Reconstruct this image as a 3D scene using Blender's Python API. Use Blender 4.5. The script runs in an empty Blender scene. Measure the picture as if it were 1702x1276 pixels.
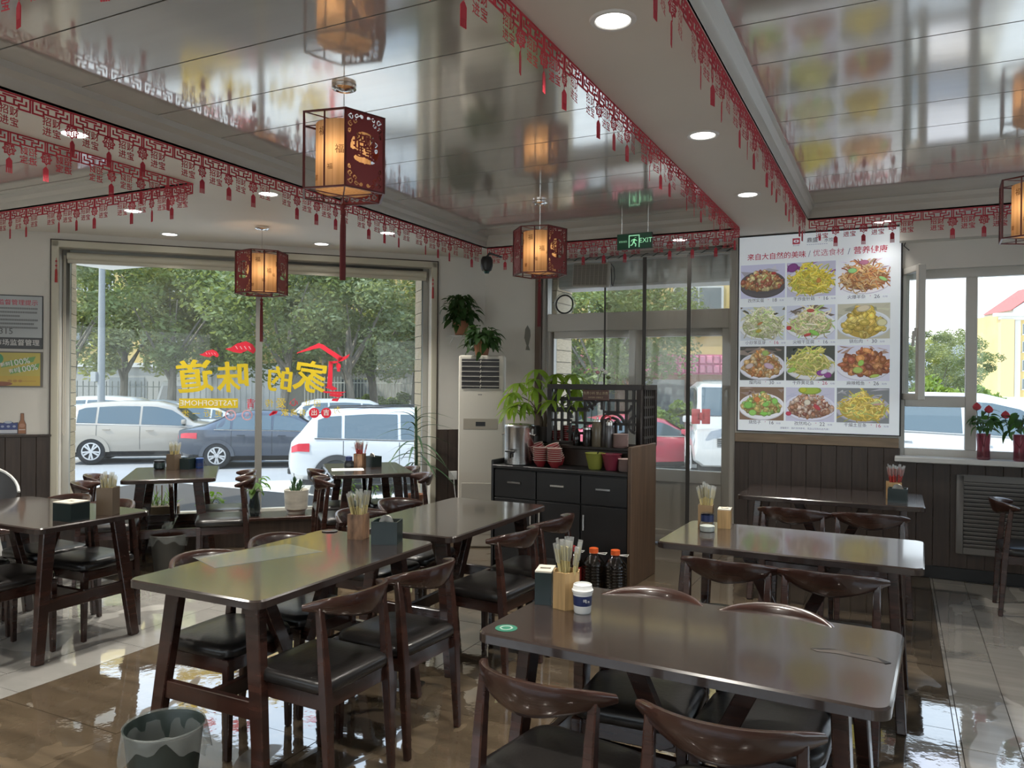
import bpy, bmesh, math, random
from mathutils import Vector, Matrix, noise
rnd = random.Random(7)
S = bpy.context.scene
COL = S.collection
PI = math.pi
# ---------------------------------------------------------------- camera
F_PX, YAW, PITCH, ROLL, CAM_H = 1295.84, 0.45979, -0.003576, 0.008427, 1.55
_R = Vector((math.cos(YAW), math.sin(YAW), 0)); _F = Vector((-math.sin(YAW), math.cos(YAW), 0)); _U = Vector((0, 0, 1))
FW = _F * math.cos(PITCH) + _U * math.sin(PITCH); _U2 = _U * math.cos(PITCH) - _F * math.sin(PITCH)
RT = _R * math.cos(ROLL) + _U2 * math.sin(ROLL); UP = _U2 * math.cos(ROLL) - _R * math.sin(ROLL)
CAM = Vector((0, 0, CAM_H))
cd = bpy.data.cameras.new('camera'); cam = bpy.data.objects.new('camera', cd); COL.objects.link(cam)
cd.sensor_width = 36; cd.lens = F_PX / 1702 * 36; cd.clip_start = .05; cd.clip_end = 400
cam.matrix_world = Matrix(((RT.x, UP.x, -FW.x, 0), (RT.y, UP.y, -FW.y, 0), (RT.z, UP.z, -FW.z, CAM_H), (0, 0, 0, 1)))
S.camera = cam
# ---------------------------------------------------------------- sky, sun, exposure
W = bpy.data.worlds.new('sky'); S.world = W; W.use_nodes = True
nt = W.node_tree; nt.nodes.clear()
_o = nt.nodes.new('ShaderNodeOutputWorld'); _b = nt.nodes.new('ShaderNodeBackground')
_t = nt.nodes.new('ShaderNodeTexCoord'); _s = nt.nodes.new('ShaderNodeSeparateXYZ'); _r = nt.nodes.new('ShaderNodeValToRGB')
nt.links.new(_t.outputs['Generated'], _s.inputs[0]); nt.links.new(_s.outputs['Z'], _r.inputs[0])
_r.color_ramp.elements[0].position = 0.0; _r.color_ramp.elements[0].color = (.96, .975, 1, 1)
_r.color_ramp.elements[1].position = .8; _r.color_ramp.elements[1].color = (.42, .60, .92, 1)
nt.links.new(_r.outputs[0], _b.inputs[0]); nt.links.new(_b.outputs[0], _o.inputs[0]); _b.inputs[1].default_value = 1.9
sl = bpy.data.lights.new('sun', 'SUN'); sl.energy = 4.2; sl.angle = .012; sl.color = (1, .94, .84)
so = bpy.data.objects.new('sun', sl); COL.objects.link(so); so.location = (-30, -35, 60)
so.rotation_euler = Vector((.52, .58, -.80)).to_track_quat('-Z', 'Y').to_euler()
S.view_settings.view_transform = 'Standard'; S.view_settings.look = 'None'
S.view_settings.exposure = .62; S.view_settings.gamma = 1; S.view_settings.use_curve_mapping = False
S.cycles.max_bounces = 9; S.cycles.diffuse_bounces = 4; S.cycles.glossy_bounces = 4; S.cycles.transparent_max_bounces = 24
S.cycles.transmission_bounces = 6; S.cycles.caustics_reflective = False; S.cycles.caustics_refractive = False
S.cycles.sample_clamp_indirect = 4; S.cycles.use_denoising = True
LAMP_W, LANTERN_W = 12, .8

# ---------------------------------------------------------------- helpers
def at(px, py, d):            # a point d metres ahead of the camera
    return CAM + (RT * (px - 851) / F_PX + FW + UP * (638 - py) / F_PX) * d
def atz(px, py, z):           # a point at height z
    r = RT * (px - 851) / F_PX + FW + UP * (638 - py) / F_PX
    return CAM + r * ((z - CAM_H) / r.z)
def ch(s, c, z=0):            # chamfered window wall: s along it, c outward
    return Vector(((s - c) * .7071068, (s + c) * .7071068, z))

MATS = {}
def mat(name, col=(.5, .5, .5), rough=.5, metal=0, spec=.5, coat=0, var=None, bump=None, emit=0, emitcol=None, trans=0, alpha=1, world=False, rand=0, sheen=0):
    """principled material; var=(scale xyz, amount) tints by noise, bump=(scale xyz, strength)"""
    if name in MATS: return MATS[name]
    m = bpy.data.materials.new(name); m.use_nodes = True; MATS[name] = m
    n, l = m.node_tree.nodes, m.node_tree.links
    p = n['Principled BSDF']; c4 = (*col, 1)
    p.inputs['Base Color'].default_value = c4; p.inputs['Roughness'].default_value = rough; p.inputs['Metallic'].default_value = metal
    p.inputs['Specular IOR Level'].default_value = spec; p.inputs['Coat Weight'].default_value = coat; p.inputs['Coat Roughness'].default_value = .08
    p.inputs['Transmission Weight'].default_value = trans; p.inputs['Alpha'].default_value = alpha
    if emit:
        p.inputs['Emission Color'].default_value = (*(emitcol or col), 1); p.inputs['Emission Strength'].default_value = emit
    src = None
    if var or bump or rand:
        if world: src = n.new('ShaderNodeNewGeometry').outputs['Position']
        else: src = n.new('ShaderNodeTexCoord').outputs['Object']
    def nz(sc, det=4):
        mp = n.new('ShaderNodeMapping'); mp.inputs['Scale'].default_value = sc; l.new(src, mp.inputs[0])
        t = n.new('ShaderNodeTexNoise'); t.inputs['Scale'].default_value = 1; t.inputs['Detail'].default_value = det; l.new(mp.outputs[0], t.inputs[0])
        return t.outputs[0]
    cs = None
    if var:
        mx = n.new('ShaderNodeMix'); mx.data_type = 'RGBA'; a = var[1]
        mx.inputs[6].default_value = (*[x * (1 - a) for x in col], 1); mx.inputs[7].default_value = (*[min(1, x * (1 + a)) for x in col], 1)
        r = n.new('ShaderNodeMapRange'); r.inputs[1].default_value = .3; r.inputs[2].default_value = .7
        l.new(nz(var[0]), r.inputs[0]); l.new(r.outputs[0], mx.inputs[0]); cs = mx.outputs[2]
    if rand:
        oi = n.new('ShaderNodeObjectInfo'); r = n.new('ShaderNodeMapRange'); r.inputs[3].default_value = 1 - rand; r.inputs[4].default_value = 1 + rand
        l.new(oi.outputs['Random'], r.inputs[0]); mm = n.new('ShaderNodeMix'); mm.data_type = 'RGBA'; mm.blend_type = 'MULTIPLY'; mm.inputs[0].default_value = 1
        if cs: l.new(cs, mm.inputs[6])
        else: mm.inputs[6].default_value = c4
        l.new(r.outputs[0], mm.inputs[7]); cs = mm.outputs[2]
    if cs: l.new(cs, p.inputs['Base Color'])
    if bump:
        b = n.new('ShaderNodeBump'); b.inputs['Strength'].default_value = bump[1]; b.inputs['Distance'].default_value = .01
        l.new(nz(bump[0]), b.inputs['Height']); l.new(b.outputs[0], p.inputs['Normal'])
    return m
def glass(name, tint=(.93, .96, .95), refl=1.0, rough=0.0, haze=0, hazecol=(.8, .8, .8)):
    if name in MATS: return MATS[name]
    m = bpy.data.materials.new(name); m.use_nodes = True; MATS[name] = m
    n, l = m.node_tree.nodes, m.node_tree.links; n.remove(n['Principled BSDF']); o = n['Material Output']
    t = n.new('ShaderNodeBsdfTransparent'); t.inputs[0].default_value = (*tint, 1)
    g = n.new('ShaderNodeBsdfGlossy'); g.inputs['Roughness'].default_value = rough
    f = n.new('ShaderNodeFresnel'); ior = 1.0 + .3 * refl; gm = n.new('ShaderNodeNewGeometry'); mr = n.new('ShaderNodeMapRange')   # same sheen on both faces of a thin pane
    mr.inputs[3].default_value = ior; mr.inputs[4].default_value = 1 / ior; l.new(gm.outputs['Backfacing'], mr.inputs[0]); l.new(mr.outputs[0], f.inputs[0])
    mx = n.new('ShaderNodeMixShader'); l.new(f.outputs[0], mx.inputs[0]); l.new(g.outputs[0], mx.inputs[2])
    if haze:
        d = n.new('ShaderNodeBsdfDiffuse'); d.inputs[0].default_value = (*hazecol, 1); tl = n.new('ShaderNodeBsdfTranslucent'); tl.inputs[0].default_value = (*hazecol, 1)
        a = n.new('ShaderNodeMixShader'); l.new(d.outputs[0], a.inputs[1]); l.new(tl.outputs[0], a.inputs[2])
        m2 = n.new('ShaderNodeMixShader'); m2.inputs[0].default_value = haze; l.new(t.outputs[0], m2.inputs[1]); l.new(a.outputs[0], m2.inputs[2])
        l.new(m2.outputs[0], mx.inputs[1])
    else: l.new(t.outputs[0], mx.inputs[1])
    l.new(mx.outputs[0], o.inputs[0]); return m
def leafmat(name, col, var=.35, trans=.45, rough=.45, rand=.12):
    if name in MATS: return MATS[name]
    m = mat(name, col, rough, var=((2.5, 2.5, 2.5), var), world=True, rand=rand, spec=.35)
    n, l = m.node_tree.nodes, m.node_tree.links; p = n['Principled BSDF']; o = n['Material Output']
    t = n.new('ShaderNodeBsdfTranslucent'); t.inputs[0].default_value = (min(1, col[0] * 1.5), min(1, col[1] * 1.35), col[2] * .7, 1)
    x = n.new('ShaderNodeMixShader'); x.inputs[0].default_value = trans; l.new(p.outputs[0], x.inputs[1]); l.new(t.outputs[0], x.inputs[2]); l.new(x.outputs[0], o.inputs[0])
    return m

class B:
    """collects shapes and links them as one mesh object"""
    def __init__(s): s.v = []; s.f = []; s.mi = []; s.k = 0; s.M = Matrix()
    def add(s, vs, fs):
        n = len(s.v); s.v += [s.M @ Vector(v) for v in vs]; s.f += [[i + n for i in f] for f in fs]; s.mi += [s.k] * len(fs); return s
    def box(s, x0, x1, y0, y1, z0, z1):
        return s.add([(x0, y0, z0), (x1, y0, z0), (x1, y1, z0), (x0, y1, z0), (x0, y0, z1), (x1, y0, z1), (x1, y1, z1), (x0, y1, z1)],
                     [(3, 2, 1, 0), (4, 5, 6, 7), (0, 1, 5, 4), (1, 2, 6, 5), (2, 3, 7, 6), (3, 0, 4, 7)])
    def cbox(s, x, y, z, dx, dy, dz): return s.box(x - dx / 2, x + dx / 2, y - dy / 2, y + dy / 2, z - dz / 2, z + dz / 2)
    def bar(s, a, b, w, h=None, w2=None, h2=None, up=(0, 0, 1)):
        a, b = Vector(a), Vector(b); h = h or w; w2 = w2 or w; h2 = h2 or h
        d = (b - a).normalized(); u = Vector(up)
        if abs(d.dot(u)) > .98: u = Vector((0, 1, 0))
        x = d.cross(u).normalized(); y = x.cross(d)
        vs = [a + x * (i * w / 2) + y * (j * h / 2) for i, j in ((-1, -1), (1, -1), (1, 1), (-1, 1))] + [b + x * (i * w2 / 2) + y * (j * h2 / 2) for i, j in ((-1, -1), (1, -1), (1, 1), (-1, 1))]
        return s.add(vs, [(3, 2, 1, 0), (4, 5, 6, 7), (0, 1, 5, 4), (1, 2, 6, 5), (2, 3, 7, 6), (3, 0, 4, 7)])
    def loft(s, rings, cap=True, closed=True):
        n = len(rings[0]); vs = [p for r in rings for p in r]; fs = []
        for i in range(len(rings) - 1):
            for j in range(n if closed else n - 1):
                k = (j + 1) % n; fs.append((i * n + j, i * n + k, (i + 1) * n + k, (i + 1) * n + j))
        if cap: fs.append(tuple(range(n - 1, -1, -1))); fs.append(tuple(range((len(rings) - 1) * n, len(rings) * n)))
        return s.add(vs, fs)
    def tube(s, pts, r, n=8, cap=True):
        pts = [Vector(p) for p in pts]; R = r if isinstance(r, (list, tuple)) else [r] * len(pts); rings = []; x = None
        for i, p in enumerate(pts):
            d = (pts[min(i + 1, len(pts) - 1)] - pts[max(i - 1, 0)]).normalized()
            if x is None: x = d.cross(Vector((0, 0, 1)) if abs(d.z) < .9 else Vector((0, 1, 0))).normalized()
            x = (x - d * x.dot(d)).normalized(); y = d.cross(x)
            rings.append([p + (x * math.cos(2 * PI * j / n) + y * math.sin(2 * PI * j / n)) * R[i] for j in range(n)])
        return s.loft(rings, cap)
    def lathe(s, prof, n=20, c=(0, 0, 0), cap=True):
        c = Vector(c); return s.loft([[c + Vector((max(r, 1e-4) * math.cos(2 * PI * j / n), max(r, 1e-4) * math.sin(2 * PI * j / n), z)) for j in range(n)] for r, z in prof], cap)
    def prism(s, poly, z0, z1):
        return s.loft([[(x, y, z0) for x, y in poly], [(x, y, z1) for x, y in poly]])
    def prismY(s, poly, y0, y1):      # poly in x,z
        return s.loft([[(x, y1, z) for x, z in poly], [(x, y0, z) for x, z in poly]])
    def sheet(s, fn, nu, nv):
        vs = [fn(i / nu, j / nv) for i in range(nu + 1) for j in range(nv + 1)]; w = nv + 1
        return s.add(vs, [(i * w + j, (i + 1) * w + j, (i + 1) * w + j + 1, i * w + j + 1) for i in range(nu) for j in range(nv)])
    def text(s, key, size, loc, flip=False, tilt=0):  # glyphs in the local xz plane facing -y
        me = TXT[key]; k = -1 if flip else 1; n = len(s.v); loc = Vector(loc); c, d = math.cos(tilt), math.sin(tilt)
        for v in me.vertices:
            x, y = v.co.x * size, v.co.y * size; x, y = x * c - y * d, x * d + y * c
            s.v.append(s.M @ (loc + Vector((x * k, -v.co.z, y))))
        for p in me.polygons:
            s.f.append([i + n for i in (p.vertices if k > 0 else reversed(p.vertices))]); s.mi.append(s.k)
        return s
    def obj(s, name, m, parent=None, bevel=0, seg=1, smooth=35, kind=None, loc=None, rot=None):
        me = bpy.data.meshes.new(name); me.from_pydata(s.v, [], s.f)
        for x in (m if isinstance(m, (list, tuple)) else [m]): me.materials.append(x)
        if isinstance(m, (list, tuple)): me.polygons.foreach_set('material_index', s.mi)
        if bevel:
            bm = bmesh.new(); bm.from_mesh(me); bmesh.ops.remove_doubles(bm, verts=bm.verts, dist=1e-5)
            es = [e for e in bm.edges if len(e.link_faces) == 2 and e.calc_face_angle(0) > .6]
            bmesh.ops.bevel(bm, geom=es, offset=bevel, segments=seg, affect='EDGES', profile=.6, clamp_overlap=True); bm.to_mesh(me); bm.free()
        if smooth: me.shade_smooth(); me.set_sharp_from_angle(angle=math.radians(smooth))
        me.update()
        return inst(name, me, parent, kind, loc, rot)
def inst(name, me, parent=None, kind=None, loc=None, rot=None):
    o = bpy.data.objects.new(name, me); COL.objects.link(o)
    if parent: o.parent = parent
    if kind: o['kind'] = kind
    if loc is not None: o.location = loc
    if rot is not None: o.rotation_euler = (0, 0, rot) if isinstance(rot, (int, float)) else rot
    return o
def thing(name, label, cat, loc=(0, 0, 0), rotz=0, group=None):
    o = bpy.data.objects.new(name, None); COL.objects.link(o); o.empty_display_size = .05
    o.location = loc; o.rotation_euler = (0, 0, rotz); return tag(o, label, cat, group)
def tag(o, label, cat, group=None):
    o['label'] = label; o['category'] = cat
    if group: o['group'] = group
    return o
def struct(name, loc=(0, 0, 0), rotz=0):
    o = bpy.data.objects.new(name, None); COL.objects.link(o); o['kind'] = 'structure'; o.location = loc; o.rotation_euler = (0, 0, rotz); return o
def dup(o, loc=None, rotz=None, label=None, group=None, parent=None):
    kids = KIDS.get(o.name) or [c for c in COL.objects if c.parent == o]; KIDS[o.name] = kids
    c = o.copy(); COL.objects.link(c)
    if parent: c.parent = parent
    if loc is not None: c.location = loc
    if rotz is not None: c.rotation_euler = (0, 0, rotz)
    if label: c['label'] = label
    if group: c['group'] = group
    for k in kids: dup(k, parent=c)
    return c
KIDS = {}
# lettering: every string becomes one flat mesh, made before the scene fills up
TXT = {}
def letter(strings, bold=0.0, depth=.0):
    made = []
    for st in strings:
        cu = bpy.data.curves.new('t', 'FONT'); cu.body = st; cu.size = 1; cu.align_x = 'CENTER'; cu.align_y = 'CENTER'; cu.resolution_u = 2
        cu.offset = bold; cu.extrude = depth; o = bpy.data.objects.new('t', cu); COL.objects.link(o); made.append((st, o))
    dg = bpy.context.evaluated_depsgraph_get(); dg.update()
    for st, o in made:
        TXT[st if not bold else '*' + st] = bpy.data.meshes.new_from_object(o.evaluated_get(dg))
    for st, o in made: bpy.data.objects.remove(o)
letter(['招', '财', '进', '宝', '福', '吉', '出', '的', '家', '味', '道', '家的味道'], bold=.014)
letter(['招财', '进宝', '福', 'EXIT', '安全出口', 'TASTE', 'OF', 'HOME', '更进一步', '情', '爱', '离', '心', '让', '传', '亲', '山', '吉', '更', '近', '一', '步', '因', '为', '有', '315',
        '孜然实蛋', '干炸金针菇', '火爆羊杂', '小炒笨豆芽', '尖椒干豆腐', '锅包肉', '熘肉段', '干炸黄花鱼', '麻辣鳕鱼', '烧茄子', '孜然鸡心', '干煸土豆条', '￥', '元/份',
        '16', '18', '22', '26', '30', '温馨提示：图片仅供参考，菜品以实际出品为准！', '优选食材', '/', '口味水饺', '日', '水饺', '盛', '鼎', '手工水饺', '免费小料 禁止浪费', '自助调料 适量取用', '吨', '京'])
letter(['来自大自然的美味', '营养健康', '鼎盛', '监督管理提示', '市场监督管理', '100%', '新鲜', '有机', '313', '水果'], bold=.009)
# ---------------------------------------------------------------- materials
M_wall = mat('wall_paint', (.66, .635, .585), .7, var=((2, 2, 2), .04), world=True)
M_ceil = mat('ceiling_paint', (.78, .745, .685), .6, var=((1.5, 1.5, 1.5), .03), world=True)
M_panel = mat('glossy_panel', (.74, .725, .70), .09, metal=.50, spec=.8, var=((.6, 9, 1), .04), bump=((1.1, 2.2, 1), .05), world=True)
M_lip = mat('cove_moulding', (.55, .52, .47), .35)
M_white = mat('white_frame', (.55, .53, .49), .4)
M_wood = mat('dark_wood', (.034, .0135, .0095), .27, coat=.35, var=((3, 3, 30), .45), rand=.1)
M_top = mat('table_top_wood', (.030, .0195, .0165), .22, spec=.6, coat=.7, var=((3, 45, 3), .22))
M_seat = mat('black_leather', (.013, .0115, .011), .30, bump=((60, 60, 60), .08))
M_wains = mat('wainscot_wood', (.045, .030, .0225), .45, var=((30, 30, 2.5), .3), rand=.06)
M_black = mat('black_laminate', (.010, .010, .011), .45)
M_blackm = mat('black_metal', (.02, .02, .021), .4, metal=.3)
M_chrome = mat('chrome', (.75, .75, .75), .18, metal=1)
M_steel = mat('brushed_steel', (.55, .55, .54), .26, metal=1, bump=((2, 2, 90), .05))
M_red = mat('red_paper', (.50, .032, .055), .6, rand=.12)
M_stone = mat('beige_stone', (.60, .48, .33), .75, var=((5, 5, 14), .18), rand=.1)
M_grout = mat('dark_grout', (.05, .042, .035), .9)
M_glass = glass('window_glass', haze=.022, hazecol=(.85, .88, .86))  # pale haze mixed into the panes stands in for veiling glare
M_alu = mat('grey_window_bar', (.20, .195, .18), .45)
M_cream = mat('cream_trim', (.55, .52, .42), .5)
M_pot = mat('terracotta', (.34, .15, .08), .7); M_plastic = mat('white_plastic', (.75, .75, .73), .35)

def floor_mat(name, col, amt, scale, gloss):
    m = mat(name, col, .2, spec=.5, var=(scale, amt), world=True, rand=.06)
    n, l = m.node_tree.nodes, m.node_tree.links; p = n['Principled BSDF']
    g = n.new('ShaderNodeNewGeometry'); t = n.new('ShaderNodeTexNoise'); t.inputs['Scale'].default_value = 1.7; t.inputs['Detail'].default_value = 3; t.inputs['Distortion'].default_value = .6
    mp = n.new('ShaderNodeMapping'); mp.inputs['Scale'].default_value = (1, .7, 1); l.new(g.outputs['Position'], mp.inputs[0]); l.new(mp.outputs[0], t.inputs[0])
    def ramp(lo, hi, a, b):
        r = n.new('ShaderNodeMapRange'); r.inputs[1].default_value = lo; r.inputs[2].default_value = hi; r.inputs[3].default_value = a; r.inputs[4].default_value = b; l.new(t.outputs[0], r.inputs[0]); return r.outputs[0]
    # old wax: polished islands with crisp edges among duller worn ground
    l.new(ramp(gloss - .004, gloss + .004, .20, .045), p.inputs['Roughness']); l.new(ramp(gloss - .004, gloss + .004, .35, 1.0), p.inputs['Specular IOR Level'])
    p.inputs['Coat Weight'].default_value = .0
    l.new(ramp(gloss - .004, gloss + .004, .05, 1.0), p.inputs['Coat Weight']); p.inputs['Coat IOR'].default_value = 2.1; p.inputs['Coat Roughness'].default_value = .035
    b = n.new('ShaderNodeBump'); b.inputs['Strength'].default_value = .06; b.inputs['Distance'].default_value = .01
    t2 = n.new('ShaderNodeTexNoise'); t2.inputs['Scale'].default_value = 14; t2.inputs['Detail'].default_value = 3; l.new(g.outputs['Position'], t2.inputs[0]); l.new(t2.outputs[0], b.inputs['Height']); l.new(b.outputs[0], p.inputs['Normal']); l.new(b.outputs[0], p.inputs['Coat Normal'])
    return m
M_tileb = floor_mat('brown_tile', (.115, .086, .056), .30, (2.2, 14, 1), .39)
M_tilel = floor_mat('pale_tile', (.37, .36, .335), .08, (5, 9, 1), .40)
M_tileg = floor_mat('beige_tile', (.36, .33, .285), .12, (2, 12, 1), .44)

# ---------------------------------------------------------------- floor and its tiles
fl = B().box(-10, 3.4, -2.7, 8.2, -.25, -.006).obj('floor', M_grout, kind='structure')
def tile_mesh(nm, m):
    b = B().box(-.5, .5, -.5, .5, -.012, 0); me = bpy.data.meshes.new(nm); me.from_pydata([tuple(v) for v in b.v], [], b.f); me.materials.append(m); me.update(); return me
TM = {k: tile_mesh('tile_' + k, m) for k, m in (('brown', M_tileb), ('pale', M_tilel), ('beige', M_tileg))}
def tile(x0, x1, y0, y1, kind):
    o = inst('floor_tile', TM[kind], fl, loc=((x0 + x1) / 2, (y0 + y1) / 2, rnd.uniform(-.0012, 0))); g = .004
    o.scale = (x1 - x0 - g, y1 - y0 - g, 1)
def inside(x, y): return y - x < 11.1 and y < 7.3
XL = -3.86; ys = [-1.2 + .87 * i for i in range(11)]
for i, (x0, x1) in enumerate([(XL + .82 * k, XL + .82 * (k + 1)) for k in range(5)]):      # brown wood-look tiles in the middle
    for y in ys:
        yy = y + (.35 if i % 2 else 0)
        if inside(x0, yy) and yy < 7.2: tile(x0, x1, yy, min(yy + .87, 7.28), 'brown')
XR = XL + 4.1                                                                              # right-hand aisle: smaller, repaired tiles
for y in [-.3 + .82 * i for i in range(10)]:
    if y < 7: tile(XR, XR + .02, y, min(y + .82, 7.1), 'beige')
for k, (x0, x1) in enumerate([(XR + .02, XR + .24), (XR + .24, XR + .86), (XR + .86, XR + 1.7), (XR + 1.7, 3.2)]):
    for y in [-.5 + (.82 if k else .62) * i + .19 * k for i in range(13)]:
        if y < 7: tile(x0, x1, y, min(y + (.82 if k else .62), 7.1), 'beige')
for y in [.2 + .72 * i for i in range(6)]: tile(XL - .30, XL, y, min(y + .72, 4.0), 'pale')   # pale border strip and pale tiles by the left tables
for i in range(9):
    for j in range(8):
        x1 = XL - .30 - .6 * i; y0 = -2.2 + .78 * j + (.3 if i % 2 else 0); y1 = min(y0 + .78, 4.0)
        if y1 > y0 + .05 and inside(x1 - .6, y0): tile(x1 - .6, x1, y0, y1, 'pale')
for i in range(5):
    for j in range(4):
        x1 = XL - .82 * i; y0 = 4.0 + .87 * j
        if inside(x1 - .3, y0): tile(x1 - .82, x1, y0, y0 + .87, 'brown')

# ---------------------------------------------------------------- walls
ZT = 3.12; R45 = PI / 4
ROT45 = Matrix.Rotation(R45, 4, 'Z')
def chB(): b = B(); b.M = ROT45; return b          # local x = along the chamfered wall, y = outward
b = chB(); b.box(-6.0, -1.62, 7.95, 8.15, -.1, ZT).box(1.79, 2.40, 7.95, 8.15, -.1, ZT).box(-1.62, 1.79, 7.95, 8.15, 2.72, ZT).box(-1.62, 1.79, 7.95, 8.15, -.1, .22)
w_ch = b.obj('wall_window_side', M_wall, kind='structure')
b = B().box(-3.96, -3.28, 7.30, 7.5, -.1, ZT).box(-3.28, -1.33, 7.30, 7.5, 2.82, ZT).box(-1.33, -1.15, 7.30, 7.5, -.1, ZT)
w_door = b.obj('wall_door_side', M_wall, kind='structure')
b = B().box(-1.30, .0, 7.12, 7.32, -.1, ZT).box(.0, 2.6, 7.12, 7.32, -.1, .97).box(.0, 2.6, 7.12, 7.32, 2.48, ZT).box(2.6, 3.3, 7.12, 7.32, -.1, ZT)
b.box(.0, 3.2, 6.98, 7.12, 2.70, 2.9)
w_back = b.obj('wall_back', M_wall, kind='structure')
B().box(3.2, 3.35, -2.6, .6, -.1, ZT).box(3.2, 3.35, .6, 5.9, -.1, .95).box(3.2, 3.35, .6, 5.9, 2.5, ZT).box(3.2, 3.35, 5.9, 7.3, -.1, ZT).obj('wall_right', M_wall, kind='structure')
w3 = struct('added_window_3', (3.27, 3.25, .95)); b = B()  # added window, out of view, lets sky light in to fill the room
for y in (-2.65, -.9, .85, 2.58): b.box(-.03, .03, y, y + .07, .0, 1.55)
b.box(-.03, .03, -2.65, 2.65, 0, .06).box(-.03, .03, -2.65, 2.65, 1.49, 1.55); b.obj('window_frame', M_white, w3, bevel=.004); B().box(-.002, .002, -2.58, 2.58, .06, 1.49).obj('window_pane', M_glass, w3, smooth=0)
B().box(-10, -6.5, -2.7, -2.5, -.1, ZT).box(-6.5, 1.5, -2.7, -2.5, -.1, .9).box(-6.5, 1.5, -2.7, -2.5, 2.6, ZT).box(1.5, 3.35, -2.7, -2.5, -.1, ZT).obj('wall_rear', M_wall, kind='structure')
w4 = struct('added_window_4', (-2.5, -2.6, .9)); b = B()  # second added window, unseen behind the camera, for more fill light
for x in (-4.0, -2.03, 0, 1.97, 3.93): b.box(x, x + .07, -.03, .03, 0, 1.7)
b.box(-4, 4, -.03, .03, 0, .06).box(-4, 4, -.03, .03, 1.64, 1.7); b.obj('window_frame', M_white, w4, bevel=.004); B().box(-3.93, 3.93, -.002, .002, .06, 1.64).obj('window_pane', M_glass, w4, smooth=0)
B().box(-10.0, -9.8, -2.6, 1.5, -.1, ZT).obj('wall_left', M_wall, kind='structure')
# wainscot boards, each a piece of its wall
pl = B().box(0, .118, -.014, 0, 0, 1); _m = bpy.data.meshes.new('wainscot_plank'); _bm = bmesh.new(); _me = bpy.data.meshes.new('t'); _me.from_pydata([tuple(v) for v in pl.v], [], pl.f); _bm.from_mesh(_me)
bmesh.ops.bevel(_bm, geom=_bm.edges[:], offset=.003, segments=1, affect='EDGES'); _bm.to_mesh(_m); _bm.free(); _m.materials.append(M_wains)
def planks(wall, n, fn, rot, z0, z1):
    for i in range(n):
        o = inst('wainscot_plank', _m, wall, loc=(*fn(i * .12), z0), rot=rot); o.scale = (1, 1, z1 - z0)
planks(w_ch, 16, lambda t: ch(-3.59 + t, 7.95)[:2], R45, .1, 1.02)
planks(w_ch, 4, lambda t: ch(1.86 + t, 7.95)[:2], R45, .1, 1.04)
planks(w_back, 11, lambda t: (-1.30 + t, 7.12), 0, .1, 1.03)
planks(w_back, 26, lambda t: (.02 + t, 7.12), 0, .1, .94)
B().box(-1.3, .01, 7.095, 7.12, 1.03, 1.11).obj('trim_1', mat('pale_rail', (.22, .16, .105), .45, var=((3, 20, 20), .2)), kind='structure', bevel=.004)
B().box(-1.3, 3.2, 7.10, 7.12, 0, .10).obj('baseboard_back', M_black, kind='structure', bevel=.003)
chB().box(-6, -1.67, 7.93, 7.95, 0, .1).obj('baseboard_window_side', M_black, kind='structure', bevel=.003)
chB().box(-5.2, -1.67, 7.93, 7.95, 1.02, 1.04).obj('trim_2', M_wains, kind='structure')
# window seat along the chamfered wall
b = chB().box(-1.95, 2.34, 7.57, 7.95, .235, .265); led = b.obj('trim_3', M_wood, bevel=.005, kind='structure')
chB().box(-1.93, 2.32, 7.60, 7.95, 0, .235).obj('seat_front', M_wains, led)
# stone-faced piers outside the big window and beside the door
def pier(name, mk, x0, x1, y0, y1, z0, z1, rot):
    r = B(); r.M = rot; p = r.box(x0 + .01, x1 - .01, y0 + .01, y1 - .01, z0, z1).obj(name, M_grout, kind='structure')
    h = .124; bm = B().box(0, 1, 0, 1, 0, 1); me = bpy.data.meshes.new('brick'); me.from_pydata([tuple(v) for v in bm.v], [], bm.f); me.materials.append(M_stone); me.update()
    for i in range(int((z1 - z0) / h)):
        o = inst('brick', me, p); w = rnd.uniform(-.003, .003); o.matrix_world = rot @ Matrix.Translation((x0 + w, y0 + w, z0 + i * h)) @ Matrix.Diagonal((x1 - x0, y1 - y0, h - .007, 1))
pier('trim_4', 0, -1.98, -1.585, 8.155, 8.5, -.7, 2.85, ROT45)
pier('trim_5', 0, 1.735, 2.15, 8.155, 8.5, -.7, 2.85, ROT45)
pier('trim_6', 0, -3.55, -3.20, 7.51, 7.92, -.1, 2.85, Matrix())

# ---------------------------------------------------------------- ceiling with three recessed glossy trays
ZC = 2.85; ZP = 2.965
T = {'a': (-3.64, -1.205, 1.49, 6.75), 'b': (-.655, 3.0, .4, 6.60), 'c': (-7.3, -4.23, .8, 3.715)}
b = B()
for poly in ([(-1.205, -2.5), (-.655, -2.5), (-.655, 7.3), (-1.205, 7.3)], [(-4.23, -2.5), (-3.64, -2.5), (-3.64, 7.3), (-3.94, 7.3), (-4.23, 7.01)],
             [(-3.64, 6.75), (-1.205, 6.75), (-1.205, 7.3), (-3.64, 7.3)], [(-.655, 6.6), (3.2, 6.6), (3.2, 7.12), (-.655, 7.12)],
             [(-4.23, 3.715), (-4.23, 7.01), (-7.3, 3.94), (-7.3, 3.715)], [(-9.8, -2.5), (-7.3, -2.5), (-7.3, 3.94), (-9.8, 1.44)],
             [(-3.64, -2.5), (-1.205, -2.5), (-1.205, 1.49), (-3.64, 1.49)], [(-7.3, -2.5), (-4.23, -2.5), (-4.23, .8), (-7.3, .8)],
             [(-.655, -2.5), (3.2, -2.5), (3.2, .4), (-.655, .4)], [(3.0, .4), (3.2, .4), (3.2, 6.6), (3.0, 6.6)]):
    b.prism(poly, ZC, ZC + .02)
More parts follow.
